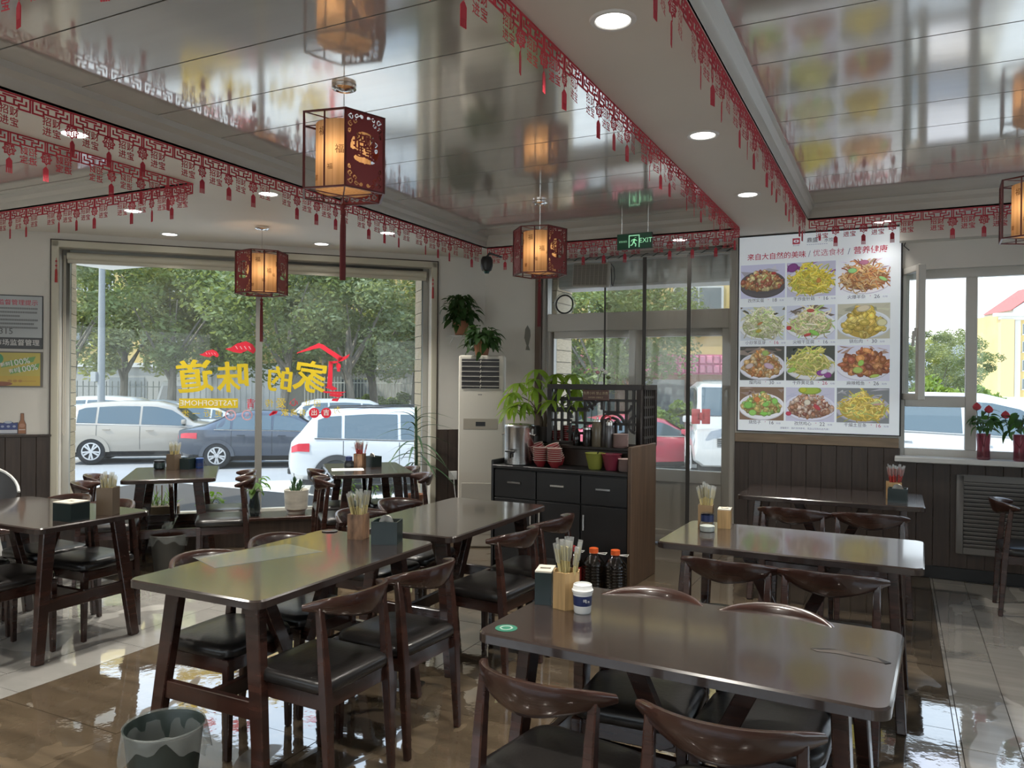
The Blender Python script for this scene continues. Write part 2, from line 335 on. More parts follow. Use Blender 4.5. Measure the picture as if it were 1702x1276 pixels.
b.box(-9.9, 3.3, -2.6, 7.3, ZT - .06, ZT + .1)
ceil_ = b.obj('ceiling', M_ceil, kind='structure')
pm = B(); g = .004
pm.box(-.5, .5, -.5, .5, 0, .004)
pme = bpy.data.meshes.new('ceiling_panel'); pme.from_pydata([tuple(v) for v in pm.v], [], pm.f); pme.materials.append(M_panel); pme.update()
PW = .298; n_tr = 10
for key, (x0, x1, y0, y1) in T.items():
    g0, PW = {'a': (2.475, .4365), 'b': (3.59, .42), 'c': (2.3, .43)}[key]
    seams = sorted({y0, y1} | {g0 + PW * k for k in range(-8, 14) if y0 + .04 < g0 + PW * k < y1 - .04})
    for ya, yb in zip(seams, seams[1:]):
        o = inst('ceiling_panel', pme, ceil_, loc=((x0 + x1) / 2, (ya + yb) / 2, ZP)); o.scale = (x1 - x0, yb - ya - .008, 1)
    B().box(x0, x1, y0, y1, ZP + .012, ZP + .016).obj('panel_backing', M_grout, ceil_)
    b = B(); prof = [(0, ZC), (0, ZC + .012), (.012, ZC + .03), (.02, ZC + .06), (.045, ZC + .085), (.055, ZP + .004), (-.02, ZP + .02), (-.02, ZC)]
    prof = prof[:6]
    rings = []
    for d, z in prof: rings.append([(x0 + d, y0 + d, z), (x1 - d, y0 + d, z), (x1 - d, y1 - d, z), (x0 + d, y1 - d, z)])
    b.loft(rings, cap=False); b.f = [tuple(reversed(f)) for f in b.f]
    n_tr += 1; b.obj('trim_%d' % n_tr, M_lip, kind='structure', smooth=25)

# ---------------------------------------------------------------- window 1, in the chamfered wall
w1 = struct('window_1', ch(.09, 8.0, .25), R45); o0 = Vector((.09, 8.0, .25))
def wb(): b = B(); b.M = Matrix.Translation(-o0); return b
b = wb()
b.box(-1.68, -1.62, 7.93, 7.97, .265, 2.78).box(1.79, 1.85, 7.93, 7.97, .265, 2.78).box(-1.68, 1.85, 7.93, 7.97, 2.72, 2.78)
b.obj('window_casing', M_cream, w1, bevel=.006)
b = wb(); b.box(-1.69, -1.68, 7.928, 7.95, .265, 2.79).box(1.85, 1.86, 7.928, 7.95, .265, 2.79).box(-1.69, 1.86, 7.928, 7.95, 2.78, 2.79); b.obj('casing_edge', M_wains, w1)
b = wb().box(-1.62, -1.56, 8.07, 8.13, .26, 2.72).box(1.73, 1.79, 8.07, 8.13, .26, 2.72).box(-1.56, 1.73, 8.07, 8.13, 2.62, 2.72).box(-1.56, 1.73, 8.07, 8.13, .22, .275)
b.obj('window_frame', mat('grey_green_frame', (.36, .36, .33), .4), w1, bevel=.004)
wb().box(.06, .125, 8.06, 8.14, .27, 2.63).obj('mullion', M_alu, w1, bevel=.004)
wb().box(-1.56, .06, 8.098, 8.102, .275, 2.62).obj('window_pane', M_glass, w1, smooth=0)
wb().box(.125, 1.73, 8.098, 8.102, .275, 2.62).obj('window_pane', M_glass, w1, smooth=0)
# ---------------------------------------------------------------- window 2, in the back wall: a fixed light, a low light and a casement swung inwards
w2 = struct('window_2', (0, 7.2, .97))
def w2b(): b = B(); b.M = Matrix.Translation((0, -7.2, -.97)); return b
b = w2b()
for x0, x1, z0, z1 in ((0, .05, .97, 2.48), (.05, 2.6, 2.41, 2.48), (.05, 2.6, .97, 1.03), (.48, .56, 1.03, 2.41), (.05, .48, 1.37, 1.46), (2.55, 2.6, 1.03, 2.41), (1.55, 1.62, 1.03, 2.41)):
    b.box(x0, x1, 7.17, 7.24, z0, z1)
b.obj('window_frame', M_white, w2, bevel=.005)
w2b().box(.05, .48, 7.203, 7.207, 1.03, 1.37).obj('window_pane', M_glass, w2, smooth=0)
w2b().box(.56, 1.55, 7.203, 7.207, 1.03, 2.41).obj('window_pane', M_glass, w2, smooth=0)
w2b().box(1.62, 2.55, 7.203, 7.207, 1.03, 2.41).obj('window_pane', M_glass, w2, smooth=0)
sw = inst('casement_sash', None, w2, loc=(.035, 7.16 - 7.2, 0), rot=math.radians(-68))
b = B(); W_, za, zb = .34, 1.43 - .97, 2.49 - .97
b.box(0, .045, -.025, .025, za, zb).box(W_ - .05, W_, -.028, .028, za, zb).box(.045, W_ - .05, -.025, .025, za, za + .05).box(.045, W_ - .05, -.025, .025, zb - .05, zb)
b.obj('sash_frame', M_white, sw, bevel=.005)
B().box(.045, W_ - .05, -.002, .002, za + .05, zb - .05).obj('sash_pane', M_glass, sw, smooth=0)
B().cbox(W_ - .025, -.035, (za + zb) / 2, .022, .02, .07).bar((W_ - .025, -.05, (za + zb) / 2 + .01), (W_ - .03, -.055, (za + zb) / 2 - .11), .016, .02).obj('sash_handle', M_white, sw, bevel=.003)
B().box(-.02, 3.2, 6.98, 7.2, .93, .972).obj('trim_7', mat('sill_stone', (.62, .62, .60), .15), kind='structure', bevel=.006)
# ---------------------------------------------------------------- glass door with transom
d1 = struct('door_1', (-2.3, 7.4, 0))
def db(): b = B(); b.M = Matrix.Translation((2.3, -7.4, 0)); return b
b = db()
for x0, x1, z0, z1 in ((-3.28, -3.23, 0, 2.82), (-1.40, -1.33, 0, 2.82), (-3.23, -1.40, 2.75, 2.82), (-3.23, -1.40, 2.06, 2.24)): b.box(x0, x1, 7.33, 7.44, z0, z1)
b.obj('door_frame', M_white, d1, bevel=.006)
db().box(-3.23, -1.40, 7.383, 7.387, 2.24, 2.75).obj('transom_pane', M_glass, d1, smooth=0)
for x0, x1 in ((-3.23, -2.30), (-2.30, -1.40)):
    lf = inst('door_leaf', None, d1); b = db()
    b.box(x0, x0 + .065, 7.35, 7.42, .02, 2.06).box(x1 - .065, x1, 7.35, 7.42, .02, 2.06).box(x0 + .065, x1 - .065, 7.35, 7.42, 1.99, 2.06).box(x0 + .065, x1 - .065, 7.35, 7.42, .60, .72).box(x0 + .065, x1 - .065, 7.35, 7.42, .02, .14)
    b.obj('leaf_frame', M_white, lf, bevel=.005)
    db().box(x0 + .065, x1 - .065, 7.375, 7.395, .14, .60).obj('kick_panel', M_white, lf)
    db().box(x0 + .065, x1 - .065, 7.383, 7.387, .72, 1.99).obj('leaf_pane', M_glass, lf, smooth=0)
# casing round the doorway and the shutter box behind the transom
B().box(-3.345, -3.28, 7.27, 7.32, 0, 2.82).box(-1.33, -1.27, 7.27, 7.32, 0, 2.82).obj('trim_8', mat('brown_casing', (.13, .09, .065), .5), kind='structure', bevel=.004)
B().box(-3.3, -1.2, 7.55, 7.9, 2.52, 3.0).obj('trim_9', mat('shutter_box', (.42, .40, .37), .5, var=((.5, .5, 26), .12)), kind='structure', bevel=.02)
# ================================================================ tables
def rrect(w, d, r, n=5):
    return [(sx * (w / 2 - r) + r * math.cos(a), sy * (d / 2 - r) + r * math.sin(a)) for sx, sy, a0 in ((1, 1, 0), (-1, 1, 90), (-1, -1, 180), (1, -1, 270)) for a in [math.radians(a0 + 90 * k / n) for k in range(n + 1)]]
def make_table(L, label, loc, rotz, group='dark dining tables'):
    Wd = .70; t = thing('dining_table', label, 'table', loc, rotz, group)
    b = B(); P = rrect(L, Wd, .045); q = rrect(L - .012, Wd - .012, .04); k = rrect(L - .05, Wd - .05, .03)
    b.loft([[(x, y, .712) for x, y in k], [(x, y, .718) for x, y in P], [(x, y, .744) for x, y in P], [(x, y, .75) for x, y in q]])
    b.obj('tabletop', M_top, t, smooth=30)
    hx, hy = L / 2, Wd / 2
    for sx in (-1, 1):
        for sy in (-1, 1):
            B().bar((sx * (hx - .13), sy * (hy - .14), .715), (sx * (hx - .085), sy * (hy - .055), 0), .075, .045, .055, .04, up=(1, 0, 0)).obj('leg', M_wood, t, bevel=.004)
        B().bar((sx * (hx - .107), -(hy - .115), .300), (sx * (hx - .107), hy - .115, .300), .03, .07).obj('end_rail', M_wood, t, bevel=.003)
    B().bar((-(hx - .10), 0, .300), (hx - .10, 0, .300), .03, .06).obj('stretcher', M_wood, t, bevel=.003)
    for sx in (-1, 1): B().bar((sx * .07, 0, .36), (sx * .24, 0, .713), .06, .035, up=(0, 1, 0)).obj('brace', M_wood, t, bevel=.003)
    return t
make_table(1.2, 'dark dining table nearest the camera, torn veneer patch near its right end', (-.59, 2.50, 0), math.radians(-3))
make_table(1.2, 'dark dining table with a clear plastic mat, end to end with another table', (-2.40, 2.70, 0), math.radians(90))
make_table(1.2, 'dark dining table in front of the black sideboard, continuing the matted table', (-2.38, 4.03, 0), math.radians(90))
make_table(1.2, 'dark dining table with a glossy pale sheen, between the aisle and the sideboard', (-.48, 4.18, 0), math.radians(-1.5))
make_table(1.2, 'dark dining table against the wall below the lit menu board', (-.43, 6.08, 0), 0)
make_table(1.2, 'dark dining table at the left edge of the room on pale tiles', (-4.65, 2.92, 0), 0)
make_table(.95, 'small dark table by the big window, blue cup on it, left of the window bar', ch(-.60, 7.20), math.radians(135))
make_table(.95, 'small dark table by the big window next to the tall aloe', ch(1.02, 7.13), math.radians(135))
make_table(1.2, 'dark dining table at the right edge of the room in front of the vent', (1.56, 6.70, 0), 0)

# ================================================================ chairs
def make_chair():
    t = thing('dining_chair', '', 'chair', group='dark horn-back dining chairs')
    P = rrect(.41, .39, .07); b = B()
    def ring(k, z): return [(x * k, y * k, z) for x, y in P]
    b.loft([ring(.95, .412), ring(1, .422), ring(1, .444), ring(.965, .458), ring(.85, .466), ring(.5, .470)])
    b.obj('seat', M_seat, t, smooth=50)
    b = B(); b.box(-.17, .17, .15, .172, .352, .412).box(-.17, .17, -.178, -.156, .352, .412).box(-.19, -.168, -.16, .16, .352, .412).box(.168, .19, -.16, .16, .352, .412)
    b.obj('seat_frame', M_wood, t, bevel=.003)
    for sx in (-1, 1):
        B().bar((sx * .178, .165, .412), (sx * .182, .17, 0), .038, .038, .026, .026, up=(0, 1, 0)).obj('leg', M_wood, t, bevel=.004)
        b = B(); b.loft([[(sx * .18 + i * w / 2, y + j * w / 2, z) for i, j in ((-1, -1), (1, -1), (1, 1), (-1, 1))] for y, z, w in ((-.20, 0, .027), (-.178, .38, .040), (-.158, .60, .032), (-.142, .725, .026))])
        b.obj('leg', M_wood, t, bevel=.004)
    rings = []
    for i in range(19):
        s = -1 + 2 * i / 18; x = .22 * s; y = -.232 + .135 * abs(s) ** 2.2; zt = .774 - .026 * s * s - .012 * abs(s) ** 6; zb = .664 + .050 * abs(s) ** 1.6; th = .034 - .008 * s * s
        tx, ty = .22, .135 * 2.2 * abs(s) ** 1.2 * (1 if s > 0 else -1); l = math.hypot(tx, ty); nx, ny = -ty / l, tx / l
        r = []
        for k in range(10):
            a = 2 * PI * k / 10; ca, sa = math.cos(a), math.sin(a); ca = math.copysign(abs(ca) ** .7, ca); sa = math.copysign(abs(sa) ** .7, sa)
            zz = (zt + zb) / 2 + sa * (zt - zb) / 2; off = ca * th / 2 - .018 * sa * (1 - s * s); r.append((x + nx * off, y + ny * off, zz))
        rings.append(r)
    B().loft(rings).obj('backrest', M_wood, t, smooth=60)
    return t
CH = [(-.85, 2.075, -10, 'dark horn-back chair in front, backing onto the camera, left one at the nearest table'),
      (-.37, 2.045, 1, 'dark horn-back chair in front, backing onto the camera, cropped by the photo below'),
      (-.80, 2.655, 183, 'dark chair on the far side of the nearest table, behind the blue cup'),
      (-.38, 2.635, 177, 'dark chair on the far side of the nearest table, towards the aisle'),
      (-2.01, 2.41, 88, 'dark chair on the window-averted side of the matted table, nearer of two, square-ended back tip'),
      (-1.97, 2.86, 86, 'dark chair on the side of the matted table away from the window, farther of two'),
      (-2.60, 2.50, -88, 'dark chair tucked in on the window side of the matted table, nearer of two'),
      (-2.60, 2.95, -92, 'dark chair tucked in on the window side of the matted table, farther of two'),
      (-1.97, 3.76, 85, 'dark chair facing the table before the sideboard, nearer of two on its aisle side'),
      (-1.95, 4.22, 88, 'dark chair facing the table before the sideboard, farther of two beside the oil bottles'),
      (-2.74, 3.77, -90, 'dark chair on the window side of the sideboard-end table, nearer of two'),
      (-2.77, 4.23, -90, 'dark chair on the window side of the sideboard-end table, farther one, shiny tip'),
      (-.67, 3.715, -4, 'dark chair before the glossy aisle table, next to the sideboard side panel'),
      (-.25, 3.695, 0, 'dark chair before the glossy aisle table, next to the aisle'),
      (-.58, 5.385, -5, 'dark chair before the table under the menu board, left of two'),
      (-.16, 5.41, 4, 'dark chair before the table under the menu board, right of two'),
      (.83, 6.335, -90, 'dark chair at the right edge of the room in front of the grey vent'),
      (-4.45, 3.15, 181, 'dark chair on the window side of the left-edge table, shiny seat, nearer the aisle'),
      (-4.90, 3.17, 178, 'dark chair on the window side of the left-edge table, farther from the aisle'),
      (-4.45, 2.63, 0, 'dark chair on the near side of the left-edge table, cut by the photo edge'),
      (-4.92, 2.66, 2, 'dark chair on the near side of the left-edge table, mostly outside the photo')]
for s, c, r, l in ((-.19, 6.585, 135, 'dark chair at the left window table, inner side, nearer the room'), (-.19, 7.05, 135, 'dark chair at the left window table, inner side, nearer the window seat'),
                   (-1.0, 6.585, -45, 'dark chair at the left window table, back to the poster wall, nearer the room'), (-1.0, 7.05, -45, 'dark chair at the left window table, back to the poster wall, by the window seat'),
                   (.74, 6.42, -45, 'dark chair at the aloe-side window table, facing right, nearer the room'), (.74, 6.985, -45, 'dark chair at the aloe-side window table, facing right, by the white planter'),
                   (1.22, 6.46, 135, 'dark chair at the aloe-side window table, facing left, nearer the air conditioner'), (1.22, 6.985, 135, 'dark chair at the aloe-side window table, facing left, below the aloe')):
    p = ch(s, c); CH.append((p.x, p.y, r, l))
chair0 = make_chair()
for i, (x, y, r, l) in enumerate(CH):
    o = chair0 if i == 0 else dup(chair0)
    o.location = (x, y, 0); o.rotation_euler = (0, 0, math.radians(r)); o['label'] = l

# ================================================================ sideboard (its own axes: x along the front, y to the back)
SB = Vector((-1.80, 5.66, 0)); SR = math.radians(-3)
SM = Matrix.Translation(SB) @ Matrix.Rotation(SR, 4, 'Z')
def sb(x, y, z): return SM @ Vector((x, y, z))
t = thing('sideboard', 'black sideboard with brown end panel, drawers, doors and a raised back shelf', 'sideboard', SB, SR)
b = B().box(-1.19, -.02, .02, .52, .06, .83).box(-1.17, -.04, .05, .5, 0, .06); b.obj('body', M_black, t, bevel=.004)
B().box(-1.21, -.02, -.005, .53, .83, .86).obj('counter', M_black, t, bevel=.006)
B().box(-1.20, -.02, .28, .53, .86, 1.0).box(-1.21, -.02, .27, .54, 1.0, 1.03).obj('raised_shelf', mat('dark_brown_shelf', (.035, .022, .016), .4, var=((20, 3, 3), .3)), t, bevel=.004)
B().box(-.02, .012, -.01, .55, 0, 1.06).obj('end_panel', mat('brown_end_panel', (.10, .062, .038), .42, var=((30, 30, 2), .3)), t, bevel=.004)
B().box(-1.225, -1.20, .0, .53, 0, .90).obj('end_panel', M_black, t, bevel=.02, seg=2)
for i in range(3):
    x0 = -1.185 + i * .39
    d = B().box(x0, x0 + .38, -.004, .02, .60, .82).obj('drawer', M_black, t, bevel=.003)
    B().bar((x0 + .13, -.018, .725), (x0 + .25, -.018, .725), .012, .014).obj('handle', M_chrome, d)
    d = B().box(x0, x0 + .38, -.004, .02, .07, .59).obj('door', M_black, t, bevel=.003)
    hx = x0 + (.345 if i == 0 else .035 if i == 1 else .03)
    B().bar((hx, -.018, .40), (hx, -.018, .52), .012, .014, up=(0, 1, 0)).obj('handle', M_chrome, d)
# lattice screen standing on the raised shelf
t = thing('lattice_screen', 'black openwork lattice screen with rounded corners standing on the sideboard shelf', 'screen', sb(-.02, .30, 1.03), SR)
M_lat = mat('black_lattice', (.022, .018, .017), .42)
x0, x1, z0, z1 = -.83, 0, 0, .50; fr = .042
b = B().box(x0, x1, -.02, .02, z1 - fr, z1).box(x0, x0 + fr, -.02, .02, z0, z1 - fr).box(x1 - fr, x1, -.02, .02, z0, z1 - fr).box(x0 + fr, x1 - fr, -.02, .02, z0, z0 + .03)
b.obj('front_frame', M_lat, t, bevel=.003)
b = B(); D = .30
b.box(x1 - .02, x1 + .02, .02, D, z1 - fr, z1).box(x1 - .02, x1 + .02, D - fr, D, z0, z1 - fr).box(x1 - .02, x1 + .02, .02, D - fr, z0, z0 + .03)
b.obj('side_frame', M_lat, t, bevel=.003)
def arc(cx, cz, r, a0, a1, y=0, n=6): return [(cx + r * math.cos(math.radians(a0 + (a1 - a0) * k / n)), y, cz + r * math.sin(math.radians(a0 + (a1 - a0) * k / n))) for k in range(n + 1)]
def latt(b, pts, w=.021):
    for p, q in zip(pts, pts[1:]): b.bar(p, q, .022, w, up=(0, 0, 1) if abs(p[2] - q[2]) < abs(p[0] - q[0]) + abs(p[1] - q[1]) else (1, 0, 0))
b = B(); X = lambda k: x0 + fr + (x1 - x0 - 2 * fr) * k; Z = lambda k: .03 + (z1 - fr - .03) * k
for k in (.33, .72): latt(b, [(X(0), 0, Z(1 - k * .52)), (X(.40), 0, Z(1 - k * .52)), (X(.46), 0, Z(.76 - k * .1)), (X(.5), 0, Z(.62))])
for k, zb_, zt_ in ((.04, 0, 1), (.20, .3, 1), (.12, 0, .8), (.30, .2, .62), (.40, 0, 1), (.22, 0, .35), (.60, .62, 1), (.68, .55, .8), (.78, .55, .8), (.88, 0, 1), (.96, .2, 1), (.56, 0, .3), (.76, 0, .42)):
    latt(b, [(X(k), 0, Z(zb_)), (X(k), 0, Z(zt_))])
for zz, xa, xb in ((.80, 0, .40), (.58, 0, .16), (.40, 0, .24), (.60, .3, .45), (.80, .60, 1), (.58, .62, .90), (.36, .70, 1), (.16, .22, .44), (.16, .56, .78), (.36, .24, .5)):
    latt(b, [(X(xa), 0, Z(zz)), (X(xb), 0, Z(zz))])
for cx, cz, r, a0, a1 in ((.16, .44, .06, 0, 90), (.44, .64, .07, 20, 110), (.30, .72, .06, 180, 270), (.52, .94, .07, 180, 270), (.58, .62, .07, 70, 160), (.86, .72, .06, 270, 360), (.72, .30, .11, 20, 160), (.72, .30, .075, -20, 200), (1.0, .36, .07, 100, 260), (.20, .0, .08, 0, 100), (.86, .0, .08, 80, 180), (.56, .0, .09, 70, 180)):
    latt(b, arc(X(cx), Z(cz), r, a0, a1), .020)
b.obj('front_fretwork', M_lat, t)
b = B()
for k in range(5): latt(b, [(0, .05 + k * .048, .03), (0, .05 + k * .048, z1 - fr)], .018)
for k in range(5): latt(b, [(0, .02, .08 + k * .08), (0, D - fr, .08 + k * .08)], .018)
b.obj('side_fretwork', M_lat, t)
pl_ = B().box(-.50, -.27, -.032, -.021, .37, .455).obj('notice_plate', mat('brown_plate', (.085, .035, .025), .35), t, bevel=.003)
b = B(); b.M = Matrix.Translation((0, -.033, 0)); b.text('免费小料 禁止浪费', .026, (-.385, 0, .427)).text('自助调料 适量取用', .016, (-.385, 0, .393))
b.obj('plate_lettering', mat('gold_print', (.45, .36, .22), .5), pl_, smooth=0)
# ================================================================ things on the tables
ZTB = .7502
M_bamboo = mat('pale_bamboo', (.42, .27, .12), .5, var=((60, 60, 3), .25)); M_chop = mat('chopstick_wood', (.56, .47, .22), .55); M_film = glass('chopstick_film', (.9, .92, .9), 1.0, .15, .28)
M_chopr = mat('red_chopstick_sleeve', (.42, .05, .04), .5); M_darkbox = mat('dark_green_box', (.012, .022, .022), .3); M_tissue = mat('tissue', (.78, .74, .68), .9); M_navy = mat('navy_print', (.015, .025, .09), .4)
M_ivory = mat('ivory', (.62, .57, .48), .5); M_cw = mat('patterned_wood', (.23, .13, .075), .45, var=((22, 22, 9), .75))
def chop_mesh():
    b = B()
    for s in (-1, 1): b.tube([(s * .0032, 0, 0), (s * .0036, .0005, .20)], [.0022, .0030], 5)
    b.k = 1; b.box(-.008, .008, -.0036, .0036, .15, .222)
    me = bpy.data.meshes.new('chopsticks'); me.from_pydata([tuple(v) for v in b.v], [], b.f); me.polygons.foreach_set('material_index', b.mi); return me
_cm = chop_mesh(); _cm.materials.append(M_chop); _cm.materials.append(M_film); _cr = chop_mesh(); _cr.materials.append(M_chopr); _cr.materials.append(M_film)
def holder(x, y, rz, where, sides=4, m=None, n=12, h=.125, r=.05, red=False, z=ZTB, short=False):
    m = m or M_bamboo; t = thing('chopstick_holder', 'chopstick holder ' + where, 'holder', (x, y, z), rz, 'chopstick holders')
    q = [(r * math.cos(2 * PI * (k + .5) / sides), r * math.sin(2 * PI * (k + .5) / sides)) for k in range(sides)]
    def ring(k, zz): return [(a * k, c * k, zz) for a, c in q]
    B().loft([ring(.99, 0), ring(1, .004), ring(1, h), ring(.90, h), ring(.90, .012)]).obj('box', m, t, smooth=25)
    for k in range(n):
        a = 2 * PI * k / n + rnd.uniform(-.2, .2); rr = r * (.5 if k % 2 else .28); o = inst('chopsticks', _cr if red else _cm)
        tag(o, 'wrapped chopsticks in the holder ' + where, 'chopsticks', 'chopsticks in the holder ' + where)
        lean = rnd.uniform(.06, .24); o.location = (x + rr * math.cos(a) * .7, y + rr * math.sin(a) * .7, z + .018); o.rotation_euler = (-lean * math.sin(a), lean * math.cos(a), a); o.scale = (1, 1, rnd.uniform(.93, 1.05))
    return t
def napkin(x, y, rz, where, tissue=True, m=None, lid=False, w=.125, d=.105, h=.095, z=ZTB):
    t = thing('napkin_box', 'napkin box ' + where, 'napkin box', (x, y, z), rz, 'napkin boxes')
    m = m or M_darkbox; b = B().box(-w / 2, w / 2, -d / 2, d / 2, 0, .006)
    for x0, x1, y0, y1 in ((-w / 2, w / 2, -d / 2, -d / 2 + .005), (-w / 2, w / 2, d / 2 - .005, d / 2), (-w / 2, -w / 2 + .005, -d / 2 + .005, d / 2 - .005), (w / 2 - .005, w / 2, -d / 2 + .005, d / 2 - .005)): b.box(x0, x1, y0, y1, .006, h)
    b.obj('box', m, t)
    if lid:
        b = B(); k = .02
        b.box(-w / 2, -k, -d / 2, d / 2, h, h + .006).box(k, w / 2, -d / 2, d / 2, h, h + .006).box(-k, k, -d / 2, -.012, h, h + .006).box(-k, k, .012, d / 2, h, h + .006); b.obj('lid', M_ivory, t)
    if tissue:
        b = B(); b.sheet(lambda u, v: (-.045 + .09 * u, (-.02 + .04 * v) * (1 - .5 * abs(u - .5)), h - .03 + .065 * math.sin(PI * u) * (.6 + .4 * math.cos(3 * v)) + .008 * math.sin(9 * u + 5 * v)), 8, 6)
        b.obj('tissue', M_tissue, t)
    else: B().box(-w / 2 + .008, w / 2 - .008, -d / 2 + .008, d / 2 - .008, .01, h - .012).obj('tissue', M_tissue, t)
    return t
holder(-1.05, 2.57, .3, 'of pale wood, six-sided, on the nearest table', 6, n=14, h=.13, r=.052)
napkin(-1.145, 2.60, .25, 'dark with a pale top, beside the six-sided holder on the nearest table', tissue=False, lid=True, w=.06, d=.10, h=.115)
t = thing('paper_cup', 'white lidded paper cup with a navy band on the nearest table', 'cup', (-.975, 2.535, ZTB))
B().lathe([(.027, 0), (.030, .004), (.034, .075)], 24).obj('cup_body', M_plastic, t)
B().lathe([(.0305, .016), (.0338, .062)], 24, cap=False).obj('band', M_navy, t)
B().lathe([(.0365, .072), (.0375, .08), (.034, .084), (.032, .098), (.029, .1), (.028, .094), (0, .093)], 24).obj('lid', M_plastic, t)
b = B(); b.M = Matrix.Rotation(.45, 4, 'Z') @ Matrix.Translation((.006, -.0335, .046)); b.text('吨', .014, (0, 0, 0)).text('京', .008, (.012, 0.001, -.002)); b.obj('cup_print', M_plastic, t, smooth=0)
t = thing('round_sticker', 'round green sticker near the left corner of the nearest table', 'sticker', (-1.13, 2.255, ZTB))
B().lathe([(.036, 0), (.036, .0012)], 24).obj('disc', mat('green_sticker', (.03, .17, .11), .4), t)
b = B(); b.M = Matrix.Translation((0, 0, .0015)) @ Matrix.Rotation(-PI / 2, 4, 'X') @ Matrix.Rotation(PI, 4, 'X')
B().lathe([(.022, .0012), (.022, .002), (.016, .002), (.016, .0012)], 20, cap=False).obj('print', mat('pale_green_print', (.30, .42, .36), .5), t)
t = thing('veneer_tear', 'torn pale patch in the veneer at the right end of the nearest table', 'tear', (-.10, 2.50, ZTB))
B().prism([(-.13, .012), (-.08, .035), (-.02, .026), (.05, .018), (.085, -.012), (.07, -.022), (.0, -.008), (-.06, .002), (-.11, -.006)], 0, .0008).obj('patch', mat('bare_board', (.085, .07, .06), .6), t, smooth=0)
b = B()
for q in ([(-.13, .012), (-.08, .035), (-.06, .036), (-.1, .014)], [(.05, .018), (.09, -.012), (.075, -.026), (.065, -.012)], [(-.02, .026), (.03, .024), (.03, .02), (-.02, .02)]): b.prism(q, .0006, .0014)
b.obj('dark_edge', M_black, t, smooth=0)
# aisle table
holder(-.95, 4.36, .1, 'with a blue label, on the glossy aisle table', 4, mat('clear_brown_wood', (.28, .18, .09), .35), n=12, h=.125, r=.055)
t = thing('sugar_jar', 'glass jar with a blue label on the glossy aisle table', 'jar', (-.915, 4.235, ZTB)); B().lathe([(.036, 0), (.042, .006), (.043, .035), (.038, .05), (.034, .055), (.034, .095), (.03, .1)], 20).obj('jar', glass('jar_glass', (.75, .8, .8), 2, .02), t)
B().lathe([(.0345, .055), (.0345, .09)], 20, cap=False).obj('label', M_navy, t); B().lathe([(.037, .002), (.0405, .03), (.03, .034)], 16).obj('contents', M_tissue, t)
napkin(-.855, 4.40, .1, 'of light wood beside the blue-labelled holder on the aisle table', tissue=False, m=M_bamboo, lid=True, w=.07, d=.09, h=.10)
# wall table
napkin(.005, 5.92, -.05, 'black with a tissue, in front of red chopsticks on the menu-board table', w=.12)
holder(-.02, 6.06, .2, 'with red sleeved chopsticks on the menu-board table', 4, n=16, h=.12, r=.06, red=True)
# matted table
t = thing('table_mat', 'clear plastic mat lying on the dark table left of centre', 'mat', (-2.58, 2.665, ZTB), math.radians(-22))
B().prism([(-.16, -.25), (.10, -.25), (.10, .25), (-.16, .20)], 0, .0012).obj('mat_sheet', glass('mat_film', (.8, .84, .84), 1.6, .10, .42, (.62, .65, .62)), t, smooth=0)
holder(-2.44, 3.19, .2, 'of mottled wood at the far end of the matted table', 4, M_cw, n=14, h=.125, r=.058)
napkin(-2.25, 3.17, .35, 'black with an ivory rim and crumpled tissue, far end of the matted table', w=.13, d=.11, h=.11)
t = thing('coaster', 'small round dark coaster at the far corner of the matted table', 'coaster', (-2.68, 3.26, ZTB)); B().lathe([(.04, 0), (.042, .004), (.036, .006), (0, .004)], 20).obj('disc', M_wood, t)
# left-edge table
napkin(-4.16, 2.83, .1, 'large dark green with an ivory lid, on the left-edge table', tissue=False, lid=True, w=.14, d=.12, h=.10)
holder(-4.15, 3.05, .5, 'of plain brown wood on the left-edge table', 4, mat('brown_wood', (.12, .085, .055), .5), n=16, h=.16, r=.066)
# window tables
def chp(s, c, z=ZTB): p = ch(s, c); return (p.x, p.y, z)
p = chp(-.62, 7.43); holder(p[0], p[1], .2, 'of brown wood on the left window table', 4, mat('brown_wood'), n=14, h=.135, r=.06)
p = chp(-.52, 7.46); napkin(p[0], p[1], .3, 'black beside the brown holder on the left window table', w=.12, tissue=False)
p = chp(-.74, 7.50); t = thing('dark_jar', 'low dark glass jar on the left window table', 'jar', p); B().lathe([(.04, 0), (.05, .01), (.05, .05), (.045, .06), (.04, .065)], 18).obj('jar', M_darkbox, t); B().lathe([(.047, .06), (.047, .075), (.03, .08)], 18).obj('lid', M_blackm, t)
p = chp(-.41, 7.47); t = thing('blue_jar', 'small blue cup-shaped jar on the left window table', 'jar', p); B().lathe([(.03, 0), (.034, .01), (.034, .075), (.036, .078), (.036, .09), (.02, .095)], 18).obj('jar', mat('blue_glaze', (.03, .07, .22), .3), t); B().lathe([(.0345, .02), (.0345, .05)], 18, cap=False).obj('label', M_navy, t)
p = chp(.97, 7.22); holder(p[0], p[1], .2, 'of mottled wood on the aloe-side window table', 4, M_cw, n=16, h=.125, r=.06, red=True)
p = chp(1.10, 7.26); napkin(p[0], p[1], -.3, 'black with a raised white tissue on the aloe-side window table', w=.115)
p = chp(.87, 7.21); t = thing('sugar_jar', 'grey glass jar with a dark lid on the aloe-side window table', 'jar', p); B().lathe([(.04, 0), (.045, .01), (.045, .05), (.03, .065)], 18).obj('jar', glass('smoke_glass', (.35, .37, .4), 2, .03), t); B().lathe([(.032, .065), (.032, .1), (.02, .105)], 18).obj('lid', M_navy, t)
p = chp(.84, 7.05); t = thing('paper_menu', 'white sheet of paper lying on the aloe-side window table', 'paper', p, math.radians(40)); B().box(-.14, .14, -.10, .10, 0, .001).obj('sheet', mat('paper', (.66, .66, .62), .7), t)

